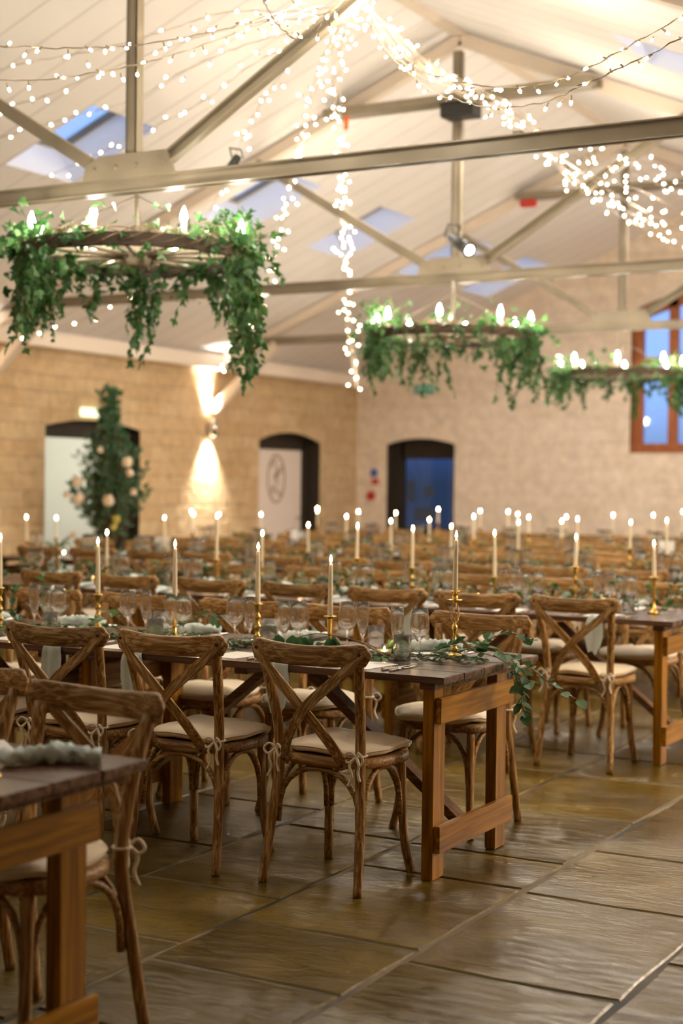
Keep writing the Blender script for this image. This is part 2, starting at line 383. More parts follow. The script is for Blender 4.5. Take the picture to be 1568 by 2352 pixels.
PL = lambda s, z, d: (XL-d, s, z)
PG = lambda s, z, d: (s, YF+d, z)
D1 = (12.08, 13.68, 0, 2.09, .085); D2 = (16.15, 17.67, 0, 2.10, .12)
D3 = (-9.82, -8.79, 0, 2.08, .085); WN = (-6.33, -4.07, 1.88, 3.95, .27)
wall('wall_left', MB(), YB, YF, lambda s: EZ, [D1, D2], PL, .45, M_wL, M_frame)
wall('wall_gable', MB(), XL, XR, roofz, [D3, WN], PG, .30, M_wG, M_frame)
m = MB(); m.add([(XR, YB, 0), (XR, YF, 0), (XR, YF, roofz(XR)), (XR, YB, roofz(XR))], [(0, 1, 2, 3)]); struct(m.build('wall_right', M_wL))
m = MB(); m.add([(XL, YB, 0), (XR, YB, 0), (XR, YB, roofz(XR)), (XC, YB, roofz(XC)), (XL, YB, EZ)], [(0, 1, 2, 3, 4)]); struct(m.build('wall_back', M_wG))

# ceiling with skylight shafts
SKL = [(-8.05, -7.2, y-.4, y+.4) for y in (9.35, 11.95, 13.9, 15.9, 17.65)]
SKR = [(-3.2, -2.4, y-.4, y+.4) for y in (5.3, 9.35, 13.9)]
def ceil():
    m = MB()
    for holes, xa, xb in ((SKL, XL, XC), (SKR, XC, XR)):
        xs = sorted({xa, xb}|{q for h in holes for q in h[:2]}); ys = sorted({YB, YF}|{q for h in holes for q in h[2:]})
        for a, b in zip(xs, xs[1:]):
            for c_, d in zip(ys, ys[1:]):
                if any(h[0] <= a and b <= h[1] and h[2] <= c_ and d <= h[3] for h in holes): continue
                m.add([(a, c_, roofz(a)), (b, c_, roofz(b)), (b, d, roofz(b)), (a, d, roofz(a))], [(0, 1, 2, 3)])
        for (a, b, c_, d) in holes:
            h = .32; sg = -1 if a < XC else 1
            def up_(x, y): return (x+sg*h*.39, y, roofz(x)+h*.92)
            cs = [(a, c_), (b, c_), (b, d), (a, d)]
            for (p, q) in zip(cs, cs[1:]+cs[:1]): m.add([(p[0], p[1], roofz(p[0])), (q[0], q[1], roofz(q[0])), up_(*q), up_(*p)], [(0, 1, 2, 3)], 1)
    return struct(m.build('ceiling', [M_ceil, M_lav]))
ceil()
for i, (a, b, c_, d) in enumerate(SKL+SKR):
    h = .32; sg = -1 if a < XC else 1
    def up_(x, y, k=0): return Vector((x+sg*(h+k)*.39, y, roofz(x)+(h+k)*.92))
    m = MB(); cs = [up_(a, c_), up_(b, c_), up_(b, d), up_(a, d)]
    for p, q in zip(cs, cs[1:]+cs[:1]): m.bar(p, q, .05, .05, (sg*.39, 0, .92), ext=.02)
    o = struct(m.build('window_%d' % (i+2), M_metal), 'skylight let into the sloping ceiling')
    m = MB(); m.add([up_(a, c_, .01), up_(b, c_, .01), up_(b, d, .01), up_(a, d, .01)], [(0, 1, 2, 3)]); m.build('pane', M_pane, o)
m = MB()
m.box(XL, XL+.16, YB, YF, EZ-.14, EZ+.02); struct(m.build('trim_1', M_cove, bevel=.006), 'cream eaves board along the left wall')
m = MB(); m.box(XR-.16, XR, YB, YF, roofz(XR)-.14, roofz(XR)+.02); struct(m.build('trim_2', M_cove, bevel=.006))
m = MB(); m.bar((XC, YB, roofz(XC)-.02), (XC, YF, roofz(XC)-.02), .10, .05); struct(m.build('trim_3', M_cream), 'cream ridge board')

# door_1: open doorway into a bright lobby
o = MB()
o.box(XL-.25, XL-.15, 12.08, 12.2, 0, 2.08); o.box(XL-.25, XL-.15, 13.56, 13.68, 0, 2.08); o.box(XL-.25, XL-.15, 12.1, 13.66, 1.90, 2.10)
d1 = struct(o.build('door_1', M_frame), 'dark arched frame of the open doorway to a bright lobby')
m = MB(); m.norecalc = True
X0, X1 = XL-.46, XL-3.6
m.add([(X0, 10.6, -.005), (X0, 16, -.005), (X1, 16, -.005), (X1, 10.6, -.005)], [(0, 1, 2, 3)], 1)
m.add([(X0, 10.6, 2.7), (X0, 16, 2.7), (X1, 16, 2.7), (X1, 10.6, 2.7)], [(0, 1, 2, 3)], 0)
m.add([(X1, 10.6, 0), (X1, 16, 0), (X1, 16, 2.7), (X1, 10.6, 2.7)], [(0, 1, 2, 3)], 0)
for y in (10.6, 16): m.add([(X0, y, 0), (X1, y, 0), (X1, y, 2.7), (X0, y, 2.7)], [(0, 1, 2, 3)], 0)
m.add([(X0, 10.6, 0), (X0, 12.08, 0), (X0, 12.08, 2.7), (X0, 10.6, 2.7)], [(0, 1, 2, 3)], 0)
m.add([(X0, 13.68, 0), (X0, 16, 0), (X0, 16, 2.7), (X0, 13.68, 2.7)], [(0, 1, 2, 3)], 0)
m.add([(X0, 12.08, 2.1), (X0, 13.68, 2.1), (X0, 13.68, 2.7), (X0, 12.08, 2.7)], [(0, 1, 2, 3)], 0)
M_lobby = mat('white_lobby_plaster', (.78, .78, .72), .8)
struct(m.build('wall_lobby', [M_lobby, M_flag]), 'white plastered lobby seen through the left doorway')
lamp('POINT', (XL-2.2, 13.9, 2.45), 38, (1, .96, .86), .12, name='lobby_ceiling_lamp')
# door_2: pale panel door with an oval line motif
m = MB(); m.box(XL-.28, XL-.20, 16.15, 16.26, 0, 2.1); m.box(XL-.28, XL-.20, 17.56, 17.67, 0, 2.1); m.box(XL-.28, XL-.20, 16.2, 17.6, 1.885, 2.1)
d2 = struct(m.build('door_2', M_frame), 'pale painted door with an oval brown leaf motif in a dark arched frame')
M_pale = mat('pale_painted_door', (.78, .68, .62), .6)
m = MB(); m.box(XL-.27, XL-.23, 16.24, 17.58, 0, 1.90); m.build('door_leaf', M_pale, d2, bevel=.004)
m = MB(); M_motif = mat('brown_motif_paint', (.20, .11, .05), .7); mr_ = random.Random(5)
cy, cz = 16.93, 1.50
m.tube([(XL-.228, cy+.21*math.cos(t*PI/20), cz+.31*math.sin(t*PI/20)) for t in range(40)], .010, 6, closed=True)
for (y, z, sx, k) in ((-.06, .2, .07, 7), (.08, .12, .09, 8), (-.02, .0, .07, 7), (-.07, -.15, .09, 9), (.06, -.17, .07, 6), (.0, .08, .1, 6)):
    for _ in range(k):
        a = mr_.uniform(0, 2*PI); m.leaf((XL-.226, cy+y+mr_.uniform(-.05, .05), cz+z+mr_.uniform(-.04, .04)), (0, math.cos(a), math.sin(a)), (1, 0, 0), sx*1.3, .7, .0)
m.build('leaf_motif', M_motif, d2)
m = MB(); m.tube([(XL-.21, 17.45, .98), (XL-.17, 17.45, .98), (XL-.17, 17.36, .98)], .01, 8); m.build('door_handle', M_brass, d2)
# door_3: half-glazed door in the gable
m = MB()
m.box(-9.82, -9.66, YF+.2, YF+.28, 0, 2.1); m.box(-8.9, -8.79, YF+.2, YF+.28, 0, 2.1); m.box(-9.7, -8.85, YF+.2, YF+.28, 1.80, 2.1)
m.box(-9.7, -8.85, YF+.21, YF+.27, 0, .84)
d3 = struct(m.build('door_3', M_frame), 'half-glazed dark door in the far gable with blue dusk in its glass')
m = MB(); m.box(-9.66, -8.9, YF+.235, YF+.243, .84, 1.80); m.build('pane', M_panedark, d3)
m = MB()
for (x0, x1, z0, z1) in ((-9.5, -9.2, .95, 1.12), (-9.62, -9.5, 1.2, 1.5), (-9.35, -9.2, 1.28, 1.42)): m.box(x0, x1, YF+.228, YF+.234, z0, z1)
m.build('notice', mat('dark_notice', (.05, .07, .12), .5), d3)
# gable window
m = MB(); y0, y1 = YF+.06, YF+.15
def wz(x): return WN[3]-WN[4]*((x-(WN[0]+WN[1])/2)/((WN[1]-WN[0])/2))**2
m.box(WN[0], WN[0]+.14, y0, y1, 1.88, wz(WN[0])+.06); m.box(WN[1]-.14, WN[1], y0, y1, 1.88, wz(WN[1])+.06); m.box(WN[0], WN[1], y0-.04, y1, 1.88, 2.0)
for x in (-5.80, -5.28, -4.74): m.box(x-.06, x+.06, y0, y1, 1.95, wz(x)-.02)
m.box(WN[0]+.05, WN[1]-.05, y0+.01, y1-.01, 3.0, 3.1)
m.sweep([(WN[0]+(WN[1]-WN[0])*i/14, (y0+y1)/2, wz(WN[0]+(WN[1]-WN[0])*i/14)-.07) for i in range(15)], [(-.045, -.08), (.045, -.08), (.045, .08), (-.045, .08)])
w1 = struct(m.build('window_1', M_winw, bevel=.004), 'orange-stained timber window high in the far gable')
m = MB(); m.box(WN[0], WN[1], y1-.03, y1-.025, 1.9, 3.8); m.build('pane', M_pane, w1)

# ------------------------------------------------------------------ roof trusses
def channel(m, a, b, w, h, t=.008, upv=(0, 0, 1)):   # web plus two flanges open to one side
    a = Vector(a); b = Vector(b); d = (b-a).normalized(); sd = d.cross(Vector(upv)).normalized(); uu = sd.cross(d)
    m.bar(a+sd*0, b, t, h, upv)
    for s_ in (1, -1): m.bar(a+uu*s_*(h/2-t/2)+sd*w/2, b+uu*s_*(h/2-t/2)+sd*w/2, w, t, upv)
def truss(Y, place):
    t = thing('roof_truss', 'grey steel roof truss spanning the hall, %s' % place, 'truss', (XC, Y, 0), group='steel roof trusses')
    Z = 3.10; HB = .085
    m = MB(); channel(m, (XL-XC, .0, Z), (XR-XC, .0, Z), .05, HB); channel(m, (XR-XC, -.02, Z), (XL-XC, -.02, Z), .05, HB)
    for x in (-2.6, 2.3, 3.4): m.box(x-.02, x+.02, -.03, .03, Z+HB/2, Z+HB/2+.02)
    m.build('tie_beam', M_metal, t)
    m = MB(); m.box(-.07/2, .07/2, -.055, -.05, 3.2, 4.9); m.box(-.035, -.028, -.055, .01, 3.2, 4.9); m.box(.028, .035, -.055, .01, 3.2, 4.9); m.box(-.006, .006, -.062, -.05, 3.2, 4.9)
    m.build('king_post', M_metal, t)
    m = MB(); pf = [(-.32, 3.13), (.32, 3.13), (.30, 3.18), (.26, 3.265), (-.20, 3.265), (-.30, 3.22)]
    n = len(pf); m.add([(x, -.075, z) for x, z in pf]+[(x, -.062, z) for x, z in pf], [tuple(range(n)), tuple(range(n, 2*n))[::-1]]+[(i, (i+1) % n, n+(i+1) % n, n+i) for i in range(n)])
    m.build('gusset_plate', M_metal, t)
    for x in (-.24, -.09, .05, .24):
        m = MB(); m.tube([(x, -.075, 3.19), (x, -.09, 3.19)], .012, 6); m.build('bolt', M_metal, t)
    for s_ in (-1, 1):
        m = MB(); channel(m, (s_*.27, -.04, 3.22), (s_*1.9, -.04, roofz(XC+1.9)-.08), .05, .07); m.build('diagonal_strut', M_metal, t)
        m = MB(); x1 = (XR-XC) if s_ > 0 else (XL-XC)
        x0 = 0; m.bar((x0, .03, roofz(XC)-.07), (x1, .03, roofz(XC+x1)-.07), .09, .10); m.build('rafter', M_cream, t)
        xw = x1-s_*.02; zb = 2.32 if s_ < 0 else 2.2
        m = MB(); m.bar((xw, 0, zb), (x1-s_*.9, 0, 3.06), .10, .10); m.build('knee_brace', M_cream, t)
    if Y > 8:
        m = MB(); zz = 4.50
        for q in (-.07, .07): m.bar((-1.15, q-.1, zz), (1.2, q-.1, zz), .05, .06)
        m.bar((-1.1, -.1, zz-.02), (1.15, -.1, zz-.02), .12, .02)
        m.build('collar_beam', M_metal, t)
        for x in (-.7, .7): lamp('SPOT', (XC+x, Y-.1, 4.40), 60, WARM2, .08, (0, .0, -1), spot=165, blend=.5, name='added_collar_fill')  # added fill lamps under the collar beam, aimed downward
    return t
truss(6.85, 'nearest the camera'); truss(11.07, 'second from the camera'); truss(15.1, 'third from the camera')
truss(2.7, 'over the nearest tables')

def spotlight(loc, rz, label, sc=.75):
    t = thing('spotlight', label, 'spotlight', loc, rz, None); t.scale = (sc, sc, sc)
    m = MB(); m.tube([(0, 0, 0), (.30, 0, -.16)], [.055, .07], 12); m.tube([(.30, 0, -.16), (.33, 0, -.175)], [.075, .08], 12); m.build('lamp_housing', M_black, t)
    m = MB(); m.tube([(0, .08, .0), (.06, .08, .12), (.06, -.08, .12), (0, -.08, 0)], .012, 6); m.build('bracket', M_black, t)
    m = MB(); m.tube([(.331, 0, -.1755), (.334, 0, -.177)], .05, 12); m.build('lens', M_bulb2, t)
M_bulb2 = emis('spot_lens', (1, .85, .65), 12)
p = ray_at(1035, 545, 12.0); spotlight(p, -.5, 'black spotlight beside the second truss king post')
p = ray_at(545, 362, 9.6); spotlight(p, 2.6, 'black spotlight under the left roof slope, above the near tie beam', .5)
m = MB(); m.box(-.14, .14, -.09, .09, -.10, .0); m.box(-.16, .16, -.1, .1, 0, .012); m.tube([(0, 0, .01), (0, 0, .12)], .012, 6)
o = m.build('junction_box', M_black, bevel=.006); tag(o, 'black box hanging under the second truss collar beam', 'box'); p = ray_at(1002, 243, 11.6); o.location = (p.x, 10.93, 4.44)
for (x, z) in ((-6.13, 4.4),):
    m = MB(); m.box(-.02, .02, -.003, .003, -.12, 0); o = m.build('hanging_tag', M_orange); o.location = (x, 10.88, z+.06); tag(o, 'small orange tag hanging from the second truss collar beam', 'tag')
m = MB(); m.box(-.09, .09, -.03, .03, -.08, 0); o = m.build('red_tag', M_red, bevel=.01); o.location = (-6.2, 14.93, 4.46); tag(o, 'small red fitting under the third truss collar beam', 'fitting')  # plain red tag under the collar beam, unlit

# ------------------------------------------------------------------ wall fittings
def wall_lamp(Y, label):
    t = thing('wall_lamp', label, 'wall lamp', (XL, Y, 2.09))
    m = MB(); m.box(0, .02, -.05, .05, -.06, .06); m.build('back_plate', M_steel, t)
    m = MB(); m.lathe([(.045, -.10), (.05, -.10), (.05, .10), (.045, .10)], 16, (.09, 0, 0)); m.build('lamp_body', M_steel, t)
    m = MB(); m.lathe([(.001, -.085), (.044, -.085)], 12, (.09, 0, 0)); m.lathe([(.001, .085), (.044, .085)], 12, (.09, 0, 0)); m.build('lens', emis('wall_lamp_lens', (1, .86, .68), 25, False), t)
    lamp('SPOT', (XL+.09, Y, 2.20), 130, WARM2, .03, (-.22, 0, 1), spot=70, blend=.9, name='wall_uplight')
    lamp('SPOT', (XL+.09, Y, 1.98), 150, WARM2, .03, (-.22, 0, -1), spot=84, blend=.9, name='wall_downlight')
wall_lamp(15.0, 'up-and-down steel wall lamp glowing between the two left-wall doorways')
for y_ in (7.6, 11.8, 16.0):  # lamps added out of view, without fixtures, to brighten gable and foreground
    lamp('SPOT', (XR-.12, y_, 2.1), 160, WARM2, .06, (-.25, 0, 1), spot=130, blend=.9, name='added_right_uplight')
    lamp('POINT', (XR-.14, y_, 2.0), 75, WARM2, .07, name='added_right_fill')
wall_lamp(10.8, 'up-and-down steel wall lamp left of the lobby doorway, by the frame edge')
m = MB(); m.box(0, .03, -.16, .16, -.045, .045); o = m.build('exit_sign', M_exit, bevel=.004); o.location = (XL+.01, 12.78, 2.17); tag(o, 'lit pale exit sign above the lobby doorway', 'sign')
t = thing('exit_sign', 'green exit sign high on the far gable wall', 'sign', (-9.25, YF-.01, 2.75))
m = MB(); m.box(-.15, .15, -.02, 0, -.06, .06); m.build('panel', M_teal, t, bevel=.003)
m = MB()    # running figure and arrow
m.box(.03, .11, -.023, -.02, -.008, .008); m.add([(.11, -.0225, -.03), (.14, -.0225, 0), (.11, -.0225, .03)], [(0, 1, 2)])
m.tube([(-.06, -.022, .035), (-.06, -.0235, .035)], .012, 8); m.bar((-.06, -.022, .02), (-.075, -.022, -.01), .003, .02); m.bar((-.075, -.022, -.01), (-.05, -.022, -.04), .003, .01); m.bar((-.075, -.022, -.01), (-.11, -.022, -.03), .003, .01); m.bar((-.06, -.022, .015), (-.03, -.022, .0), .003, .008)
m.build('pictogram', M_card, t)
def small(name, x, z, w, h, matl, label, cat, rnd=False):
    m = MB()
    if rnd: m.tube([(0, 0, 0), (0, -.03, 0)], w/2, 16)
    else: m.box(-w/2, w/2, -.012, 0, -h/2, h/2)
    o = m.build(name, matl); o.location = (x, YF-.002, z); tag(o, label, cat)
small('notice', -10.02, 1.60, .1, .11, M_blue, 'small blue notice on the gable wall left of the door', 'notice')
small('notice', -10.0, 1.48, .1, .08, M_red, 'small red notice directly below the blue one', 'notice')
small('call_point', -10.06, 1.28, .13, .13, M_red, 'round red fire call point on the gable wall', 'call point', True)
t = thing('fire_extinguisher', 'red fire extinguisher against the gable wall by the corner', 'extinguisher', (-10.05, YF-.14, .32))
m = MB(); m.lathe([(.0, 0), (.075, 0), (.08, .02), (.08, .38), (.06, .43), (.02, .46), (.02, .48), (0, .48)], 16); m.build('cylinder_body', M_red, t)
m = MB(); m.tube([(0, 0, .48), (0, 0, .52), (.08, 0, .54)], .012, 6); m.tube([(.0, -.02, .5), (.07, -.08, .45), (.08, -.09, .2)], .01, 6); m.build('hose_and_handle', M_black, t)
m = MB(); m.box(-.1, .1, -.12, .12, -.30, 0); m.build('stand', M_black, t)

# ------------------------------------------------------------------ chandeliers
def rdir(r, zb=0):
    a = r.uniform(0, 2*PI); z = r.uniform(-1, 1)+zb; v = Vector((math.cos(a), math.sin(a), z)); return v.normalized()
def chandelier(Y, seed, trails, place, dens=1.0, zc=2.72, tops=(), dx=0):
    r = random.Random(seed); RR = .62
    t = thing('chandelier', 'cartwheel chandelier dressed in trailing ivy, %s' % place, 'chandelier', (XC+dx, Y, zc), group='ivy-dressed wheel chandeliers')
    m = MB(); n = 48
    prof = [(RR-.02, -.035), (RR+.02, -.035), (RR+.02, .035), (RR-.02, .035), (RR-.02, -.035)]
    m.lathe(prof, n); m.sm = [False]*len(m.f); m.build('wheel_rim', M_ring, t)
    m = MB(); m.lathe([(0, -.06), (.07, -.06), (.085, -.02), (.085, .04), (.05, .08), (0, .08)], 16); m.build('wheel_hub', M_metal, t)
    for k in range(12):
        a = 2*PI*k/12; m = MB(); m.tube([(.07*math.cos(a), .07*math.sin(a), 0), (RR*math.cos(a), RR*math.sin(a), 0)], [.017, .012], 6); m.build('spoke', M_metal, t)
    m = MB(); m.tube([(0, 0, .07), (0, 0, 3.072-zc)], .012, 6)
    for k in range(3): a = 2*PI*k/3; m.tube([(0, 0, .34), (RR*math.cos(a), RR*math.sin(a), .03)], .004, 4)
    m.build('suspension_chain', M_metal, t)
    for k in range(8):
        a = 2*PI*(k+.35)/8; x, y = RR*math.cos(a), RR*math.sin(a)
        m = MB(); m.lathe([(.0, .035), (.022, .035), (.022, .05), (.014, .055), (.014, .10), (.0, .10)], 10, (x, y, 0)); so = m.build('candle_socket', M_cream, t)
        m = MB(); m.lathe([(.001, .10), (.012, .105), (.019, .125), (.016, .15), (.007, .175), (.001, .188)], 10, (x, y, 0)); m.build('bulb', M_bulb, so)
    # ivy: wrapped round the rim, sprigs above, trails below
    st = MB(); lf = MB(); lf.norecalc = True
    for k in range(5):
        pts = []
        for i in range(61):
            a = 2*PI*i/60; ph = a*7+k*1.3; q = .035+.02*r.random()
            pts.append(((RR+q*math.cos(ph))*math.cos(a), (RR+q*math.cos(ph))*math.sin(a), .02+q*math.sin(ph)))
        st.tube(pts, .003, 4, cap=False)
    for _ in range(int(1500*dens)):
        a = r.uniform(0, 2*PI); q = abs(r.gauss(0, .085)); th = r.uniform(0, 2*PI)
        if r.random() < max(0, math.cos(a+math.radians(53)))**.6*.8: continue
        p = Vector(((RR+.01+q*math.cos(th))*math.cos(a), (RR+.01+q*math.cos(th))*math.sin(a), .01+q*math.sin(th)*1.1+.01))
        lf.leaf(p, rdir(r, -.35), rdir(r, .6), r.uniform(.038, .082), shape=1)
    for (a0, wd, n_, l0, l1) in trails:
        for _ in range(int(n_*dens*.85)):
            a = a0+r.gauss(0, wd); ln = r.uniform(l0, l1) if r.random() < .8 else l1*r.uniform(.9, 1.05)
            p = Vector(((RR+r.uniform(-.03, .06))*math.cos(a), (RR+r.uniform(-.03, .06))*math.sin(a), -.01)); pts = [p.copy()]; d = Vector((r.uniform(-.4, .4), r.uniform(-.4, .4), -1))
            s_ = 0
            while s_ < ln:
                d += Vector((r.uniform(-.5, .5), r.uniform(-.5, .5), 0)); d.z = -1; d.normalize(); d.x *= .8; d.y *= .8
                p = p+d*.034; s_ += .034; pts.append(p.copy())
                lf.leaf(p, Vector((r.uniform(-1, 1), r.uniform(-1, 1), -1.0)), rdir(r, .3), r.uniform(.045, .085)*(1 if s_ < ln*.8 else .8), shape=r.choice((1, 1, 0)))
            st.tube(pts, .0018, 4, cap=False)
    for (a0, ln, k) in tops:
        for _ in range(k):
            a = a0+r.gauss(0, .3); p = Vector((RR*math.cos(a), RR*math.sin(a), .03)); d = Vector((r.uniform(-.5, .5), r.uniform(-.5, .5), 1)).normalized(); pts = [p.copy()]
            for _q in range(int(ln*r.uniform(.5, 1)/.03)):
                d = (d+Vector((r.uniform(-.2, .2), r.uniform(-.2, .2), r.uniform(-.15, .05)))).normalized(); p = p+d*.03; pts.append(p.copy())
                lf.leaf(p, d+rdir(r), rdir(r, .5), r.uniform(.028, .05), shape=1)
            if len(pts) > 1: st.tube(pts, .002, 4, cap=False)
    st.build('ivy_stems', M_bark, t); lf.build('ivy_leaves', M_ivy, t)
    return t
# angle: 0 = +X (right); camera side is about -60 degrees
TR = [(math.radians(-150), .30, 30, .2, .42), (math.radians(-178), .25, 14, .2, .45), (math.radians(-138), .12, 3, .5, .62), (math.radians(118), .16, 12, .25, .60),
      (math.radians(30), .32, 26, .25, .52), (math.radians(40), .16, 12, .45, .74), (math.radians(75), .2, 8, .15, .35), (math.radians(150), .3, 8, .1, .3), (math.radians(-60), .3, 3, .05, .15)]
TP = [(math.radians(85), .34, 30), (math.radians(130), .26, 24), (math.radians(20), .22, 18), (math.radians(-160), .22, 22), (math.radians(170), .2, 14), (math.radians(50), .24, 16)]
chandelier(6.95, 11, TR, 'over the second table, nearest in view', 1.0, 2.725, TP, -.07)
chandelier(2.75, 14, TR[:4], 'over the nearest table', .3, 2.72)  # extra chandelier outside the view, added to brighten the foreground
chandelier(11.0, 12, [(a+.5*(i % 2)-.3, w, int(n*.8), l0*.8, l1*.8) for i, (a, w, n, l0, l1) in enumerate(TR)], 'second in the line, above the hall middle', .9, 2.63, [(math.radians(-160), .35, 16), (math.radians(100), .25, 10)])
chandelier(15.05, 13, [(a-.4, w, int(n*.6), l0*.7, l1*.75) for (a, w, n, l0, l1) in TR], 'farthest, in front of the gable window', .8, 2.60, [(math.radians(60), .3, 8)])

# ------------------------------------------------------------------ fairy lights
fb = MB(); fb.tube([(0, 0, 0), (0, 0, -.022)], [.0035, .0055], 6); fb.lathe([(.0055, -.022), (.0068, -.028), (.006, -.036), (.001, -.041)], 6, mi=1)
FB = fb.mesh('fairy_bulb', [M_cable, M_fairy])
def string(pts, label, step=.085, loose=.02, r=None, slack=True, rad=.0022):
    r = r or R
    P = catmull(pts, 8); P = [p+Vector((r.gauss(0, 1), r.gauss(0, 1), r.gauss(0, 1)))*.0022 for p in P]
    base = P[0]; t = thing('fairy_light_string', label, 'fairy lights', base, group='fairy light canopy')
    m = MB(); m.tube([p-base for p in P], rad, 4, cap=False)
    m.tube([p-base+Vector((math.sin(i*1.7)*.004, math.cos(i*1.7)*.004, .002)) for i, p in enumerate(P)], rad*.8, 4, cap=False); m.build('cable', M_cable, t)
    acc = 0; nx = step*r.random(); cnt = 0
    for a, b in zip(P, P[1:]):
        ln = (b-a).length
        while acc+ln > nx and cnt < 98:
            q = a.lerp(b, (nx-acc)/ln); o = bpy.data.objects.new('fairy_bulb', FB); COL.objects.link(o); o.parent = t
            o.location = q-base+Vector((r.gauss(0, 1), r.gauss(0, 1), r.gauss(0, .6)))*loose*.5
            dd = Vector((r.uniform(-1, 1), r.uniform(-1, 1), r.uniform(-.5, 1.3))); o.rotation_euler = dd.to_track_quat('Z', 'Y').to_euler()
            nx += step*r.uniform(.6, 1.4); cnt += 1
        acc += ln
    return t
def rp(l): return [ray_at(*q) for q in l]
rf = random.Random(21)
HUB = (838, 8, 7.9)
def jit(l, j, dj=.0): return [(x+rf.gauss(0, j), y+rf.gauss(0, j), D+rf.gauss(0, dj)) for x, y, D in l]
NEARF = [
 ([(700, 5, 6.9), (560, 56, 6.8), (450, 80, 6.7), (300, 106, 6.6), (150, 112, 6.5), (-20, 105, 6.4)], 'upper near string sweeping left across the king post'),
 ([(740, 12, 6.9), (560, 70, 6.9), (420, 120, 6.8), (300, 152, 6.7), (110, 182, 6.6), (-20, 186, 6.5)], 'lower near string sweeping left across the king post'),
 ([(845, 20, 7.0), (870, 90, 7.0), (935, 150, 6.8), (1060, 190, 6.5), (1180, 200, 6.3), (1310, 175, 6.1), (1420, 120, 6.0), (1590, 25, 5.8)], 'upper of the two near swags to the right edge'),
 ([(850, 45, 7.1), (900, 130, 7.0), (975, 195, 6.8), (1040, 228, 6.6), (1130, 247, 6.4), (1240, 238, 6.2), (1330, 200, 6.0), (1430, 155, 5.9), (1590, 75, 5.7)], 'lower of the two near swags to the right edge'),
 ([(600, -10, 6.6), (625, 40, 6.5), (655, 75, 6.5), (690, 92, 6.5), (725, 72, 6.5), (745, 40, 6.5)], 'loop of string hanging at the hub above the strut'),
 ([(660, -10, 6.8), (690, 20, 6.8), (720, 35, 6.8), (770, 25, 6.8), (800, -10, 6.8)], 'short coil of string gathered beside the hub'),
]
for l, nm in NEARF: string(rp(l), 'warm fairy lights, '+nm, .082, .035, rf)
FARF = [
 ([HUB, (700, 25, 8), (520, 30, 8.2), (400, 60, 8.4), (240, 110, 8.6), (80, 140, 8.8), (-20, 165, 9)], 'high string fanning left, first behind the king post'),
 ([HUB, (700, 40, 8), (560, 60, 8.4), (380, 110, 8.8), (200, 180, 9.2), (90, 225, 9.6), (-20, 250, 10)], 'string fanning left, second behind the king post'),
 ([HUB, (690, 70, 8.2), (560, 105, 8.8), (420, 165, 9.4), (300, 230, 10), (130, 280, 10.6), (-20, 320, 11)], 'string fanning left above the first skylight'),
 ([HUB, (690, 90, 8.2), (580, 150, 9), (470, 230, 9.8), (370, 285, 10.4), (240, 345, 11.2), (90, 415, 12)], 'string crossing the first skylight'),
 ([HUB, (720, 60, 8.2), (660, 150, 9), (600, 235, 10), (565, 300, 10.8), (540, 360, 11.5), (490, 470, 12.4), (380, 620, 13), (240, 712, 13.6), (60, 772, 14)], 'long string dropping to the left eaves'),
 ([HUB, (760, 90, 8.5), (720, 220, 9.6), (690, 340, 10.8), (660, 470, 12), (630, 600, 13.2), (585, 740, 14.2), (520, 840, 14.8), (490, 855, 14.8)], 'string dropping to the left-wall brace'),
 ([HUB, (755, 100, 8.5), (712, 230, 9.6), (682, 350, 10.8), (650, 480, 12), (618, 620, 13.2), (570, 760, 14.2), (500, 850, 14.8)], 'twin string dropping to the left-wall brace'),
 ([HUB, (775, 110, 8.8), (772, 240, 10), (780, 380, 11.6), (784, 500, 13), (785, 620, 14.6), (798, 740, 15.6), (812, 850, 16.2), (820, 892, 16.4)], 'curtain string ending in the corner cluster'),
 ([HUB, (785, 110, 8.8), (780, 240, 10), (788, 380, 11.6), (795, 500, 13), (796, 620, 14.6), (806, 740, 15.6), (820, 850, 16.2), (818, 894, 16.4)], 'curtain string twisted beside the corner cluster'),
 ([HUB, (768, 80, 8.8), (765, 240, 10), (782, 380, 11.6), (790, 560, 13.8), (794, 700, 15.4), (803, 800, 16), (822, 885, 16.4)], 'third curtain string of the corner cluster'),
]
for l, nm in FARF: string(rp(jit(l, 1.5)), 'warm fairy lights, '+nm, .19, .06, rf)
ends = [((1330, 440, 11.2), (1460, 510, 12.6), (1590, 575, 14), 'lowest of the fan toward the gable'),
 ((1350, 430, 11.2), (1480, 505, 12.6), (1590, 560, 14), 'second lowest of the fan toward the gable'),
 ((1340, 400, 11), (1460, 470, 12.4), (1590, 530, 13.6), 'third from the bottom of the gable fan'),
 ((1370, 400, 10.8), (1470, 440, 12), (1590, 500, 13.4), 'middle of the gable fan'),
 ((1380, 375, 10.6), (1490, 420, 11.6), (1590, 465, 12.6), 'third from the top of the gable fan'),
 ((1400, 365, 10.4), (1500, 400, 11.2), (1590, 435, 12), 'second from the top of the gable fan'),
 ((1420, 350, 10.2), (1510, 385, 10.8), (1590, 395, 11.4), 'topmost of the gable fan')]
for i, (a, b, c_, nm) in enumerate(ends):
    o = i*3
    l = [HUB, (880+o, 85-o, 8.2), (955+o*2, 165-o, 8.6), (1050+o*2, 215-o, 9), (1140+o*2, 262-o, 9.4), (1240+o*2, 335-o, 10), a, b, c_]
    string(rp(jit(l, 4)), 'warm fairy lights, '+nm, .21, .09, rf)
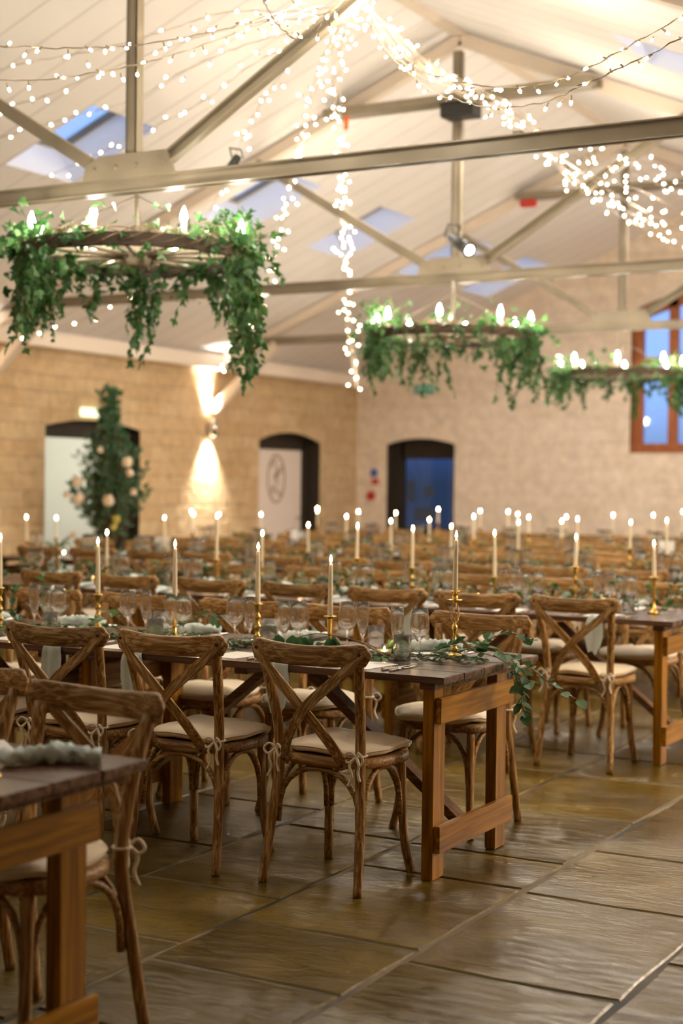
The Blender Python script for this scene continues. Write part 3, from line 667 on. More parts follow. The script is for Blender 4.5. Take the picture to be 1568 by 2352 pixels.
# light the strings give off, spread along the real strings
for q, pw in (((838, 30, 7.6), 9), ((700, 60, 6.9), 7), ((1000, 190, 8), 8), ((1140, 262, 8.4), 7), ((400, 130, 7.4), 6), ((1350, 400, 10.8), 7), ((1500, 500, 12.5), 7), ((690, 380, 11), 6), ((785, 560, 13), 6), ((815, 880, 16), 7), ((600, 700, 13.6), 5)):
    lamp('POINT', ray_at(*q), pw*1.3, (1, .90, .72), .06, name='fairy_light_glow')

# ------------------------------------------------------------------ chair
def sup(a, b0, b1, n=40, e=2.7):   # seat outline: half width a, rear y b0, front y b1
    out = []; cy = (b0+b1)/2; hb = (b1-b0)/2
    for i in range(n):
        t = 2*PI*i/n; c_, s_ = math.cos(t), math.sin(t)
        y = cy+hb*math.copysign(abs(s_)**(2/e), s_); w = a*(1+.06*(y-cy)/hb)
        out.append((w*math.copysign(abs(c_)**(2/e), c_), y))
    return out
def make_chair():
    t = thing('crossback_chair', 'x', 'chair')
    for s_ in (-1, 1):   # back posts, one bent piece from floor to rail
        m = MB(); P = catmull([(s_*.20, -.0, 0), (s_*.187, .035, .22), (s_*.170, .062, .44), (s_*.178, .045, .62), (s_*.200, -.01, .83)], 5)
        m.tube(P, [.0165+.003*min(1, p.z/.4) for p in P], 10, rad2=[.0155+.002*min(1, p.z/.4) for p in P], upv=(0, 1, 0)); m.build('back_post', M_cz, t)
    m = MB(); P = []; sc = []      # top rail, bowed to the rear, rounded ends
    for i in range(25):
        u = -1+2*i/24; P.append((u*.248, -.055+.050*u*u, .842+.010*u*u)); k = 1-max(0, abs(u)-.86)/.14; hgt = (.036+.006*abs(u)**2)*(math.sqrt(max(0.02, 1-(1-k)**2)))
        sc.append((1.0*(.55+.45*math.sqrt(max(0, k))), hgt/.036))
    prof = [(-.011, -.030), (-.006, -.036), (.006, -.036), (.011, -.030), (.013, 0), (.011, .030), (.006, .036), (-.006, .036), (-.011, .030), (-.013, 0)]
    m.sweep(P, prof, scl=sc, smooth=True); m.build('top_rail', M_cx, t)
    for s_ in (-1, 1):   # crossed bentwood straps outside the posts, screwed to rail and seat
        m = MB(); P = catmull([(s_*.225, -.022-.004, .868), (s_*.17, -.040, .80), (s_*.02, -.055-(.006*s_), .665), (-s_*.085, -.018, .54), (-s_*.128, .030, .440)], 5)
        m.sweep(P, [(-.0055, -.019), (.0055, -.019), (.0055, .019), (-.0055, .019)], upv=(s_*.77, 0, -.63)); m.build('back_strap', M_cs[s_], t, bevel=.0018)
        for q in ((s_*.215, -.034, .855), (-s_*.122, .012, .452)):
            m = MB(); m.tube([q, (q[0], q[1]-.004, q[2])], .006, 8); m.build('screw', M_wick, t)
    o = sup(.208, .045, .455); n = len(o)
    def ring(k, z, src=o): cy = .25; return [(x*k, cy+(y-cy)*k, z) for x, y in src]
    m = MB(); lv = [(1.0, .432), (1.012, .445), (1.0, .466), (.80, .468), (.78, .455), (.80, .432)]
    vs = []; [vs.extend(ring(k, z)) for k, z in lv]
    m.add(vs, [(i*n+j, i*n+(j+1) % n, ((i+1) % 6)*n+(j+1) % n, ((i+1) % 6)*n+j) for i in range(6) for j in range(n)], 0, True); m.build('seat_frame', M_cx, t)
    m = MB(); m.add(ring(.8, .462), [tuple(range(n))]); m.build('cane_seat', M_cane, t)
    m = MB()    # cushion
    cl = [(0, .520), (.4, .519), (.75, .513), (.92, .503), (1.0, .492), (.985, .478), (.9, .470), (.0, .468)]
    oc = sup(.205, .060, .468, n, 3.0); vs = []
    for k, z in cl:
        for j, (x, y, zz) in enumerate(ring(k, z, oc)): vs.append((x, y, zz+(.004*math.sin(j*.9)+.006*math.sin(j*.47+1))*k+(-.006 if k > .85 and y > .4 else 0)))
    m.add(vs, [(i*n+j, i*n+(j+1) % n, (i+1)*n+(j+1) % n, (i+1)*n+j) for i in range(len(cl)-1) for j in range(n)], 0, True); cu = m.build('seat_cushion', M_cush, t)
    m = MB(); m.tube([(x, y, .491+.004*math.sin(j*.9)+.006*math.sin(j*.47+1)+(-.006 if y > .4 else 0)) for j, (x, y, zz) in enumerate(ring(1.0, 0, oc))], .0035, 5, closed=True); m.build('piping', M_cush, cu)
    for s_ in (-1, 1):   # bow ties round the posts
        m = MB(); x, y, z = s_*.170, .040, .487
        m.tube([(x+.024*math.cos(a*PI/5), .060+.024*math.sin(a*PI/5), z) for a in range(10)], .0045, 5, closed=True)
        for (dx, dz, w) in ((-.035, -.012, .012), (.03, -.02, .012)):
            m.tube(catmull([(x, y-.006, z), (x+dx*.6, y-.02, z+.016), (x+dx*1.2, y-.022, z+dz*.3), (x+dx*.7, y-.02, z+dz-.01), (x, y-.008, z)], 5), .0045, 5)
        m.tube(catmull([(x, y-.008, z), (x-.02, y-.02, z-.03), (x-.012, y-.016, z-.07), (x-.028, y-.018, z-.105)], 5), .005, 5)
        m.tube(catmull([(x, y-.008, z), (x+.018, y-.02, z-.025), (x+.012, y-.016, z-.055), (x+.022, y-.018, z-.085)], 5), .005, 5)
        m.build('tie_bow', M_tie, cu)
    for s_ in (-1, 1):
        m = MB(); P = catmull([(s_*.158, .385, .435), (s_*.160, .392, .25), (s_*.168, .405, .1), (s_*.182, .428, 0)], 5); m.tube(P, .0165, 10, upv=(0, 1, 0)); m.build('front_leg', M_cz, t)
    def arch(a, b, zt):
        a = Vector(a); b = Vector(b); P = []
        for i in range(13):
            q = PI*i/12; k = .5-.5*math.copysign(abs(math.cos(q))**.9, math.cos(q)); p = a.lerp(b, k); p.z = a.z+(zt-a.z)*math.sin(q)**.75; P.append(p)
        m = MB(); m.tube(P, .0105, 8); m.build('arch_brace', M_cx, t)
    arch((-.172, .060, .215), (.172, .060, .215), .424); arch((-.150, .392, .215), (.150, .392, .215), .424)
    arch((-.178, .070, .215), (-.160, .375, .215), .424); arch((.178, .070, .215), (.160, .375, .215), .424)
    return t
CHAIR = make_chair(); index_kids()
ORD = ['first', 'second', 'third', 'fourth', 'fifth', 'sixth', 'seventh', 'eighth', 'ninth', 'tenth', 'eleventh', 'twelfth', 'thirteenth', 'fourteenth']
used = False
SEATS = []
ROWN = ['foreground table', 'second table row', 'third table row', 'fourth table row', 'fifth table row', 'sixth table row']
def chair(x, y, rz, row, side, i):
    global used
    lab = 'cross-back oak chair, %s from the aisle, %s side, %s' % (ORD[i], side, ROWN[row])
    if not used:
        o = CHAIR; used = True; o.location = (x, y, 0); o.rotation_euler = (0, 0, rz); o['label'] = lab; o['group'] = 'cross-back chairs around the tables'
    else: o = copy_tree(CHAIR, (x, y, 0), rz, lab, 'cross-back chairs around the tables')
    return o

# ------------------------------------------------------------------ trestle tables
TL, TW, TZ = 1.79, .90, .76
def make_table():   # origin at floor under the near right corner; runs -X, +Y
    t = thing('trestle_table', 'x', 'table')
    m = MB(); nb = 5; tr_ = random.Random(4)
    for k in range(nb):
        y0 = TW*k/nb+.0015; y1 = TW*(k+1)/nb-.0015; m.box(-TL+tr_.uniform(0, .004), -tr_.uniform(0, .006), y0, y1, TZ-.026, TZ)
    m.build('tabletop', M_dark, t, bevel=.003)
    for x in (-.12, -TL/2-.03, -TL+.06):
        m = MB(); m.box(x, x+.06, .05, TW-.05, TZ-.055, TZ-.026); m.build('batten', M_dark, t, bevel=.002)
    for e_ in (0, 1):
        x0 = -.125 if e_ == 0 else -TL+.08; sg = 1 if e_ == 0 else -1
        xo = x0+.045 if e_ == 0 else x0
        for yy in (.09, .66):
            m = MB(); m.box(x0, x0+.045, yy, yy+.10, 0, TZ-.055); m.build('leg', M_tz, t, bevel=.003)
        for z0, z1, nm in ((.575, .67, 'upper_rail'), (.10, .20, 'lower_rail')):
            m = MB(); m.box(min(xo, xo+sg*.024), max(xo, xo+sg*.024), .10, .78, z0, z1); m.build(nm, M_ty, t, bevel=.003)
        m = MB(); xi = x0 if e_ == 0 else x0+.045
        m.bar((xi-sg*.01, .43, .20), (xi-sg*.70, .43, TZ-.075), .07, .04, (0, 1, 0)) if False else m.bar((xi-sg*.0, .43, .155), (xi-sg*.66, .43, TZ-.085), .075, .035)
        m.build('diagonal_brace', M_tx, t, bevel=.002)
    return t
TABLE = make_table(); index_kids(); tused = False
ROWY = [2.14, 4.89, 7.60, 10.3, 13.0, 15.65]
XE = -2.33
def table(row, i):
    global tused
    lab = 'dark-topped wooden trestle table, %s from the aisle, %s' % (ORD[i], ROWN[row])
    loc = (XE-i*TL-.004*i, ROWY[row], 0)
    if row == 0: loc = (-2.25, ROWY[0], 0)
    if not tused: TABLE.location = loc; TABLE['label'] = lab; TABLE['group'] = 'trestle tables set end to end'; tused = True
    else: copy_tree(TABLE, loc, None, lab, 'trestle tables set end to end')
table(0, 0)
for row, n in ((1, 2), (2, 3), (3, 4), (4, 4), (5, 4)):
    for i in range(n): table(row, i)
rc = random.Random(9)
near = {1: [-2.735, -3.325, -3.875, -4.46], 2: [-2.76, -3.30, -3.83, -4.42, -5.0, -5.6, -6.2]}
far = {1: [-2.735, -3.42, -3.97, -4.60, -5.2], 2: [-2.8, -3.4, -3.98, -4.58, -5.15, -5.75, -6.35, -6.95]}
for row in (1, 2, 3, 4, 5):
    y0, y1 = ROWY[row], ROWY[row]+TW
    ns = near.get(row) or [-2.75-.585*i+rc.uniform(-.03, .03) for i in range(11 if row == 3 else 12)]
    fs = far.get(row) or [-2.75-.585*i+rc.uniform(-.03, .03) for i in range(12)]
    for side, xs_ in (('near', ns), ('far', fs)):
        for i, x in enumerate(xs_):
            j = rc.uniform(-.02, .02) if row > 1 else 0; a = rc.uniform(-.07, .07) if row > 1 else (-.03, .02, .04, 0, 0)[i]
            if side == 'near': chair(x, y0-.26+j+(.02 if row == 1 and i == 0 else 0), a, row, side, i)
            else: chair(x, y1+.30+j, PI+a, row, side, i)
            SEATS.append((row, side, i, x))
chair(-2.61, 3.26, PI-.08, 0, 'far', 0); chair(-3.24, 3.42, PI+.05, 0, 'far', 1)
SEATS += [(0, 'far', 0, -2.62), (0, 'far', 1, -3.24)]

# ------------------------------------------------------------------ tableware
def single(name, m, mats, bevel=0): return m.mesh(name, mats, bevel)
wine = MB().lathe([(0, .002), (.031, .002), (.033, .004), (.012, .009), (.0045, .016), (.0038, .05), (.0045, .078), (.014, .088), (.030, .103), (.0375, .125), (.038, .145), (.035, .175), (.031, .205), (.0300, .205), (.034, .175), (.037, .145), (.036, .125), (.028, .105), (.012, .092), (0, .090)], 24).mesh('wine_glass', M_glass)
flute = MB().lathe([(0, .002), (.029, .002), (.031, .004), (.011, .009), (.0042, .016), (.004, .045), (.0055, .062), (.014, .080), (.021, .105), (.0255, .14), (.0265, .17), (.0245, .205), (.0235, .205), (.0255, .17), (.0245, .14), (.020, .107), (.011, .082), (0, .072)], 24).mesh('champagne_flute', M_glass)
tumb = MB().lathe([(0, .004), (.029, .002), (.033, .006), (.0345, .06), (.0355, .105), (.0345, .105), (.033, .06), (.031, .014), (0, .012)], 24).mesh('water_tumbler', M_glass)
def menu_mesh(): return MB().box(-.075, .075, -.105, .105, 0, .0012).mesh('menu_card', M_card)
menu = menu_mesh()
def knife_m():
    m = MB(); m.tube([(0, -.11, .005), (0, -.10, .005), (0, -.03, .005), (0, .0, .004)], [.004, .0065, .005, .0035], 8, rad2=[.003, .004, .0035, .002])
    m.tube([(0, 0, .003), (0, .03, .003), (0, .09, .003), (0, .12, .003)], [.004, .009, .009, .001], 6, rad2=[.0012]*4)
    for k in range(5): m.tube([(0, -.105+k*.014, .005), (0, -.099+k*.014, .005)], .0072, 8)
    return m.mesh('table_knife', M_steel)
def fork_m():
    m = MB(); m.tube([(0, -.10, .005), (0, -.09, .005), (0, -.02, .005), (0, .03, .006), (0, .05, .009)], [.004, .006, .0045, .0028, .009], 8, rad2=[.003, .0038, .003, .002, .002])
    for k in range(4): x = -.0085+k*.0057; m.tube([(x, .045, .009), (x, .07, .006), (x*.95, .095, .011)], [.0019, .0017, .001], 5)
    return m.mesh('table_fork', M_steel)
knife, fork = knife_m(), fork_m()
def nap_lie(seed):
    r = random.Random(seed); m = MB(); n = 22; k = 12; vs = []
    off = Vector((seed*3.1, 0, 0))
    for i in range(n):
        u = -1+2*i/(n-1)
        for j in range(k):
            t = 2*PI*j/k; w = .035+.016*noise.noise(Vector((u*3, 0, 0))+off)+.012*abs(u)**3
            rad = 1+.75*noise.noise(Vector((u*8, math.cos(t)*1.8, math.sin(t)*1.8))+off)
            vs.append((u*.13+.01*noise.noise(Vector((u*5, t, 2))+off), math.cos(t)*w*rad+.015*math.sin(u*4+seed), max(.001, .02+math.sin(t)*.028*rad*(1-.35*abs(u)))))
    fs = [(i*k+j, i*k+(j+1) % k, (i+1)*k+(j+1) % k, (i+1)*k+j) for i in range(n-1) for j in range(k)]+[tuple(range(k)), tuple((n-1)*k+j for j in range(k))[::-1]]
    m.add(vs, fs, 0, True); return m.mesh('napkin', M_nap)
def nap_drape(seed):   # lies on the table, falls over the edge at y=0 (table is +y)
    r = random.Random(seed); m = MB(); path = [(.20, .012, .05), (.12, .018, .045), (.05, .014, .04), (.012, .008, .038), (-.008, -.004, .042), (-.012, -.04, .05), (-.014, -.10, .052), (-.016, -.17, .030)]
    P = catmull([(0, a, b) for a, b, c_ in path], 3); W_ = []; 
    for i in range(len(P)): f = i/(len(P)-1)*(len(path)-1); a = int(min(f, len(path)-2)); W_.append(path[a][2]*(1-f+a)+path[a+1][2]*(f-a))
    k = 15; vs = []
    for side in (0, 1):
        for i, p in enumerate(P):
            d = (P[min(i+1, len(P)-1)]-P[max(i-1, 0)]).normalized(); nn = Vector((0, -d.z, d.y)); nn = nn if nn.y < 0 or nn.z > 0 else -nn
            nn = Vector((0, d.z, -d.y)) if d.y < 0 else nn
            for j in range(k):
                u = -1+2*j/(k-1); fz = .006*math.cos(u*(4+seed)+seed*2+i*.12)+.012*noise.noise(Vector((u*2.2, i*.22, seed*3.3))); 
                q = p+Vector((u*W_[i], 0, 0))+Vector((0, -.3*abs(p.z < 0), 1.0*(p.z >= 0)))*0
                offv = Vector((0, 0, 1)) if p.y > .02 else (Vector((0, -1, 0)) if p.z < -.01 else Vector((0, -.7, .7)))
                q += offv*(fz+.006+side*.0015); 
                if i == len(P)-1: q.z -= .02*(1-abs(u))+.01*math.sin(u*5+seed)
                vs.append(q)
    n = len(P); fs = []
    for s_ in (0, 1): b = s_*n*k; fs += [(b+i*k+j, b+i*k+j+1, b+(i+1)*k+j+1, b+(i+1)*k+j) for i in range(n-1) for j in range(k-1)]
    m.add(vs, fs, 0, True); return m.mesh('napkin', M_nap)
NL = [nap_lie(i) for i in range(3)]; ND = [nap_drape(i) for i in range(3)]
def put(me, name, loc, rz, label, cat, group=None, sc=None):
    o = bpy.data.objects.new(name, me); COL.objects.link(o); o.location = loc; o.rotation_euler = (0, 0, rz)
    if sc: o.scale = (sc, sc, sc)
    return tag(o, label, cat, group)
# candlesticks and candles
def lath(name, prof, matl, n=20): return MB().lathe(prof, n).mesh(name, matl)
def stick_turned(h):
    s_ = h/.18
    pr = [(0, 0), (.034, 0), (.036, .004), (.030, .010), (.018, .016), (.011, .026), (.016, .034), (.018, .040), (.009, .050), (.007, .062), (.013, .072), (.016, .080), (.010, .092), (.0065, .104), (.012, .116), (.014, .122), (.008, .132), (.0075, .146), (.013, .150), (.0135, .172), (.022, .174), (.022, .178), (.0125, .180), (.0, .180)]
    return lath('candlestick', [(r_, z*s_) for r_, z in pr], M_brass)
def stick_plain(h):
    s_ = h/.14
    return lath('candlestick', [(0, 0), (.033, 0), (.035, .005), (.022, .012), (.010, .024), (.009, .05), (.0105, .09), (.013, .125), (.013, .136), (.027, .137), (.027, .140), (.012, .141), (0, .141)] and [(r_, z*s_) for r_, z in [(0, 0), (.033, 0), (.035, .005), (.022, .012), (.010, .024), (.009, .05), (.0105, .09), (.013, .125), (.013, .136), (.027, .137), (.027, .140), (.012, .141), (0, .141)]], M_brass)
ST, SP = stick_turned(.18), stick_plain(.14)
Z = TZ+.0005
# settings
rs = random.Random(31)
def setting(row, side, i, x, glasses=True):
    y0, y1 = ROWY[row], ROWY[row]+TW
    at = 'at %s seat from the aisle, %s side, %s' % (ORD[i], side, ROWN[row])
    sg = 1 if side == 'near' else -1; ye = y0 if side == 'near' else y1; rz = 0 if side == 'near' else PI
    put(menu, 'menu_card', (x, ye+sg*(.17 if row else .2), Z), rz+rs.uniform(-.1, .1), 'white menu card '+at, 'menu', 'white menu cards')
    if row <= 2:
        put(knife, 'table_knife', (x+sg*.135, ye+sg*.16, Z), rz+rs.uniform(-.06, .06), 'inner silver knife '+at, 'knife', 'cutlery')
        put(knife, 'table_knife', (x+sg*.165, ye+sg*.155, Z), rz+rs.uniform(-.06, .06), 'outer silver knife '+at, 'knife', 'cutlery')
        put(fork, 'table_fork', (x-sg*.125, ye+sg*.16, Z), rz+rs.uniform(-.06, .06), 'inner silver fork '+at, 'fork', 'cutlery')
        put(fork, 'table_fork', (x-sg*.155, ye+sg*.155, Z), rz+rs.uniform(-.06, .06), 'outer silver fork '+at, 'fork', 'cutlery')
    if side == 'near' and (row == 1 or rs.random() < .8):
        if row == 1 and i == 3: x = -4.62
        put(ND[i % 3], 'napkin', (x+rs.uniform(-.04, .02) if row > 1 else (-3.01, -3.70, -4.11, -4.62)[i], y0, TZ), 0, 'hanging sage napkin '+at, 'napkin', 'sage napkins')
    elif side == 'far':
        put(NL[i % 3], 'napkin', (x+rs.uniform(-.03, .03), y1-.14, Z+.0015), rs.uniform(-.5, .5)+(1.57 if row > 1 else .3), 'crumpled sage napkin lying '+at, 'napkin', 'sage napkins')
    if glasses:
        yy = ye+sg*rs.uniform(.31, .36); xx = x+sg*rs.uniform(.03, .12); sp_ = rs.uniform(.066, .08)
        put(wine, 'wine_glass', (xx, yy, Z), 0, 'clear wine glass '+at, 'glass', 'wine glasses')
        put(flute, 'champagne_flute', (xx-sp_, yy+rs.uniform(-.02, .03), Z), 0, 'champagne flute '+at, 'glass', 'champagne flutes')
        put(tumb, 'water_tumbler', (xx-.03, yy+sg*.07-.02, Z), 0, 'water tumbler '+at, 'glass', 'water tumblers')
for (row, side, i, x) in SEATS:
    if row == 0: continue
    setting(row, side, i, x, row > 1)
put(menu, 'menu_card', (-2.70, 2.93, Z), .9, 'white menu card on the foreground table, left of the napkin', 'menu', 'white menu cards')
put(NL[1], 'napkin', (-2.42, 2.87, Z+.001), .7, 'crumpled sage napkin on the foreground table', 'napkin', 'sage napkins', .92)
put(fork, 'table_fork', (-2.56, 2.88, Z), 2.4, 'fork beside the napkin on the foreground table', 'fork', 'cutlery')
put(SP, 'candlestick', (-2.43, 2.655, Z), 0, 'brass candlestick base cut by the left frame edge, foreground table', 'candlestick', 'brass candlesticks')
# glasses of the focused table, placed singly
G1 = [('w', -2.64, 5.32, 'nearest the table end'), ('f', -2.73, 5.30, 'left of the wine glass at the table end'), ('t', -2.68, 5.25, 'in front of the flute at the table end'),
 ('w', -3.02, 5.42, 'between the two right-hand brass candlesticks'), ('f', -2.97, 5.46, 'just right of the second wine glass'), ('t', -2.93, 5.50, 'right of the flute by the second wine glass'),
 ('w', -3.18, 5.30, 'behind the nearest chair rail'), ('f', -3.25, 5.30, 'left of the wine glass behind the nearest chair'), ('t', -3.28, 5.23, 'left end, behind the nearest chair rail'),
 ('w', -3.53, 5.36, 'left of the third candlestick'), ('f', -3.48, 5.40, 'beside the wine glass left of the third candlestick'), ('t', -3.44, 5.5, 'beside the third candlestick'),
 ('w', -3.74, 5.28, 'right of the fourth candlestick'), ('f', -3.82, 5.30, 'in front of the fourth candlestick'), ('t', -3.84, 5.22, 'over the middle chair rail'),
 ('w', -4.13, 5.41, 'midway between the fourth and fifth candlesticks'), ('f', -4.07, 5.46, 'right of the wine glass between the left candlesticks'), ('t', -4.03, 5.52, 'right of that flute'),
 ('w', -4.42, 5.28, 'left of the fifth candlestick'), ('f', -4.50, 5.30, 'left of the wine glass by the fifth candlestick'), ('w', -4.60, 5.42, 'in the leftmost cluster'), ('f', -4.66, 5.40, 'leftmost, at the frame side'), ('t', -4.40, 5.2, 'before the left cluster')]
for k, x, y, wh in G1:
    me, nm, lb = {'w': (wine, 'wine_glass', 'clear wine glass'), 'f': (flute, 'champagne_flute', 'champagne flute'), 't': (tumb, 'water_tumbler', 'water tumbler')}[k]
    put(me, nm, (x, y, Z), 0, lb+' on the table in focus, '+wh, 'glass', nm.replace('_', ' ')+'s on the focused table')

def flame_mesh(): return MB().lathe([(.0008, 0), (.0038, .005), (.0055, .011), (.0048, .018), (.0026, .025), (.0003, .032)], 8).mesh('flame', M_flame)
FM = flame_mesh()
def candle(x, y, z, h, label, lean=(0, 0), group='lit ivory taper candles'):
    t = thing('taper_candle', label, 'candle', (x, y, z), 0, group); t.rotation_euler = (lean[0], lean[1], 0)
    key = 'taper_wax_%d' % round(h*1000); me = bpy.data.meshes.get(key)
    if not me: me = MB().lathe([(0, 0), (.0112, 0), (.0112, .01), (.0105, h*.3), (.0085, h*.8), (.007, h-.003), (.005, h), (0, h-.001)], 12).mesh(key, M_wax)
    wk = bpy.data.meshes.get('wick') or MB().tube([(0, 0, 0), (.0005, 0, .009)], .0009, 5).mesh('wick', M_wick)
    for nm, me_, dz in (('wax', me, 0), ('wick', wk, h-.001), ('flame', FM, h+.004)):
        o = bpy.data.objects.new(nm, me_); COL.objects.link(o); o.parent = t; o.location = (0, 0, dz)
    return t
# ornate wire-cage candlestick at the table end
def cage_stick(x, y):
    t = thing('candlestick', 'tall brass candlestick with twisted open wire cage near the table end', 'candlestick', (x, y, Z))
    m = MB(); m.lathe([(0, 0), (.036, 0), (.038, .004), (.034, .010), (.022, .014), (.014, .024), (.018, .032), (.010, .042), (.008, .05), (.013, .058), (.014, .064), (.0075, .072), (.006, .10), (.011, .112), (.013, .120), (.009, .130), (.005, .136), (0, .136)], 20); m.build('base', M_brass, t)
    for k in range(5):
        P = []
        for i in range(25):
            u = i/24; a = 2*PI*k/5+u*PI*1.15; r_ = .004+.0155*math.sin(PI*u)**.85; P.append((r_*math.cos(a), r_*math.sin(a), .132+u*.088))
        m = MB(); m.tube(P, .0016, 6); m.build('cage_wire', M_gilt, t)
    m = MB(); m.lathe([(0, .218), (.008, .219), (.012, .226), (.028, .228), (.031, .231), (.028, .2315), (.0115, .232), (.0125, .262), (.022, .264), (.022, .266), (.0115, .267), (0, .267)], 20); m.build('cup_and_drip_pan', M_brass, t)
cage_stick(-2.575, 5.50); candle(-2.575, 5.50, Z+.266, .205, 'tall ivory taper candle in the wire-cage candlestick at the table end', (-.0, .012))
R1 = [(-3.09, 5.40, 'p', .145, .215, 'second from the table end'), (-3.455, 5.42, 't', .18, .22, 'third from the table end'), (-3.87, 5.40, 'p', .185, .215, 'fourth from the table end'), (-4.26, 5.36, 't', .185, .215, 'fifth from the table end'), (-4.87, 5.40, 't', .185, .215, 'cut by the left frame edge')]
for x, y, k, h, ch, wh in R1:
    me = stick_plain(h) if k == 'p' else stick_turned(h)
    put(me, 'candlestick', (x, y, Z), 0, 'brass candlestick on the focused table, '+wh, 'candlestick', 'brass candlesticks')
    candle(x, y, Z+h, ch, 'ivory taper candle on the focused table, '+wh, (rs.uniform(-.01, .01), rs.uniform(-.01, .01)))
FL = {2: [(245, 1236), (498, 1186), (601, 1225), (820, 1209), (947, 1214), (1137, 1225), (1322, 1235), (1503, 1248)],
      3: [(48, 1203), (129, 1194), (379, 1190), (708, 1207), (898, 1197), (1036, 1209), (1190, 1200), (1326, 1193), (1447, 1200), (1532, 1197)],
      4: [(26, 1186), (113, 1180), (435, 1175), (502, 1182), (600, 1182), (795, 1186), (986, 1198), (1089, 1187), (1214, 1188), (1290, 1198)],
      5: [(160, 1167), (721, 1168), (823, 1176), (908, 1180), (1006, 1170), (1102, 1174), (1166, 1176), (1189, 1181), (1300, 1190), (1407, 1184), (1499, 1184), (1567, 1176)]}
for row, lst in FL.items():
    yc = ROWY[row]+.45; pts = []
    for (px, py) in lst:
        d = fw+rt*((px-CX)/FPX)-up*((py-CY)/FPX); y = yc+rs.uniform(-.06, .06); p = d*(y/d.y); pts.append((p.x, y, p.z+CH))
    pts.sort(key=lambda q: -q[0])
    for i, (x, y, z) in enumerate(pts):
        x = max(x, -9.4); top = min(max(z, 1.10), 1.27); h = [.2, .24, .16][i % 3]; ch = round((top-.016-Z-h)/.005)*.005
        if ch < .13: h = .12; ch = round((top-.016-Z-h)/.005)*.005
        if ch > .28: h = .26; ch = round((top-.016-Z-h)/.005)*.005
        key = 'cs_%s_%d' % ('t' if i % 2 else 'p', h*100)
        if key not in globals(): globals()[key] = stick_turned(h) if i % 2 else stick_plain(h)
        put(globals()[key], 'candlestick', (x, y, Z), 0, 'brass candlestick, %s from the aisle end of the %s' % (ORD[i], ROWN[row]), 'candlestick', 'brass candlesticks')
        candle(x, y, Z+h, ch, 'lit ivory taper, %s from the aisle end of the %s' % (ORD[i], ROWN[row]), (rs.uniform(-.02, .02), rs.uniform(-.02, .02)))
# tealights in glass votives
VG = MB().lathe([(0, .003), (.028, .002), (.030, .006), (.031, .04), (.0295, .04), (.0285, .012), (0, .010)], 20).mesh('votive_glass', M_glass)
VW = MB().lathe([(0, .011), (.026, .011), (.026, .026), (0, .025)], 16).mesh('tealight', M_wax)
VF = MB().lathe([(.0005, .026), (.004, .030), (.0048, .035), (.002, .044), (.0003, .048)], 8).mesh('tealight_flame', M_flame)
def votive(x, y, label):
    t = thing('tealight_holder', label, 'tealight', (x, y, Z), 0, 'glass tealight holders')
    for nm, me in (('glass_cup', VG), ('tealight', VW), ('flame', VF)):
        o = bpy.data.objects.new(nm, me); COL.objects.link(o); o.parent = t
for (x, y, wh) in ((-2.79, 5.31, 'between end glasses and nearest chair'), (-3.60, 5.20, 'over the gap beside the nearest chair'), (-4.12, 5.18, 'between the two middle chair backs'), (-4.55, 5.12, 'above the left chair rail')):
    votive(x, y, 'lit glass tealight on the focused table, '+wh)
for row in (2, 3, 4, 5):
    for i in range(5 if row == 2 else 8):
        votive(-2.95-i*.83+rs.uniform(-.15, .15), ROWY[row]+.45+rs.choice((-.12, .12)), 'small lit tealight, %s from the aisle in the %s' % (ORD[i], ROWN[row]))

# ------------------------------------------------------------------ garlands
def garland(name, row, x0, x1, label, dens, big=1.0, seed=1, extra=None):
    r = random.Random(seed); yc = ROWY[row]+.45; t = thing('foliage_garland', label, 'garland', (x0, yc, Z), 0, 'foliage garlands along the tables')
    st = MB(); lf = MB(); lf.norecalc = True; o = Vector((x0, yc, Z))
    def spray(P, n, sz, shape=0, spread=.5):
        st.tube([p-o for p in P], .0018*big, 4, cap=False)
        for k in range(n):
            f = (k+r.random())/n*(len(P)-1); i = int(min(f, len(P)-2)); p = P[i].lerp(P[i+1], f-i); d = (P[i+1]-P[i]).normalized()
            s_ = 1 if k % 2 else -1; side = d.cross(Vector((0, 0, 1))); side = side.normalized() if side.length > .01 else Vector((1, 0, 0))
            dd = d*.5+side*s_*r.uniform(.4, 1)+Vector((0, 0, r.uniform(-.3, .7)*spread)); lf.leaf(p-o, dd, Vector((r.uniform(-.6, .6), r.uniform(-.6, .6), 1)), sz*r.uniform(.7, 1.25), w=.75, fold=.15, shape=shape)
    ln = x0-x1; n = int(ln*dens)
    for k in range(n):
        x = x0-ln*(k+r.random())/n; y = yc+r.gauss(0, .055); a = r.uniform(0, 2*PI); d = Vector((math.cos(a), math.sin(a)*.6, r.uniform(.0, .5) if row == 1 else r.uniform(.2, 1.6))); P = []; p = Vector((x, y, Z+.008))
        for q in range(5): P.append(p.copy()); p = p+d*.032; d.z -= .16; p.z = max(p.z, Z+.006)
        spray(P, int(r.uniform(5, 9)), .030*big)
    spine = [Vector((x0-ln*i/40, yc+.03*math.sin(i*1.1), Z+.01+.006*math.sin(i*2.3))) for i in range(41)]; st.tube([p-o for p in spine], .003, 5, cap=False)
    if extra: extra(spray, r, st, lf, o)
    st.build('vine_stems', M_bark, t); lf.build('leaves', M_leaf, t); return t
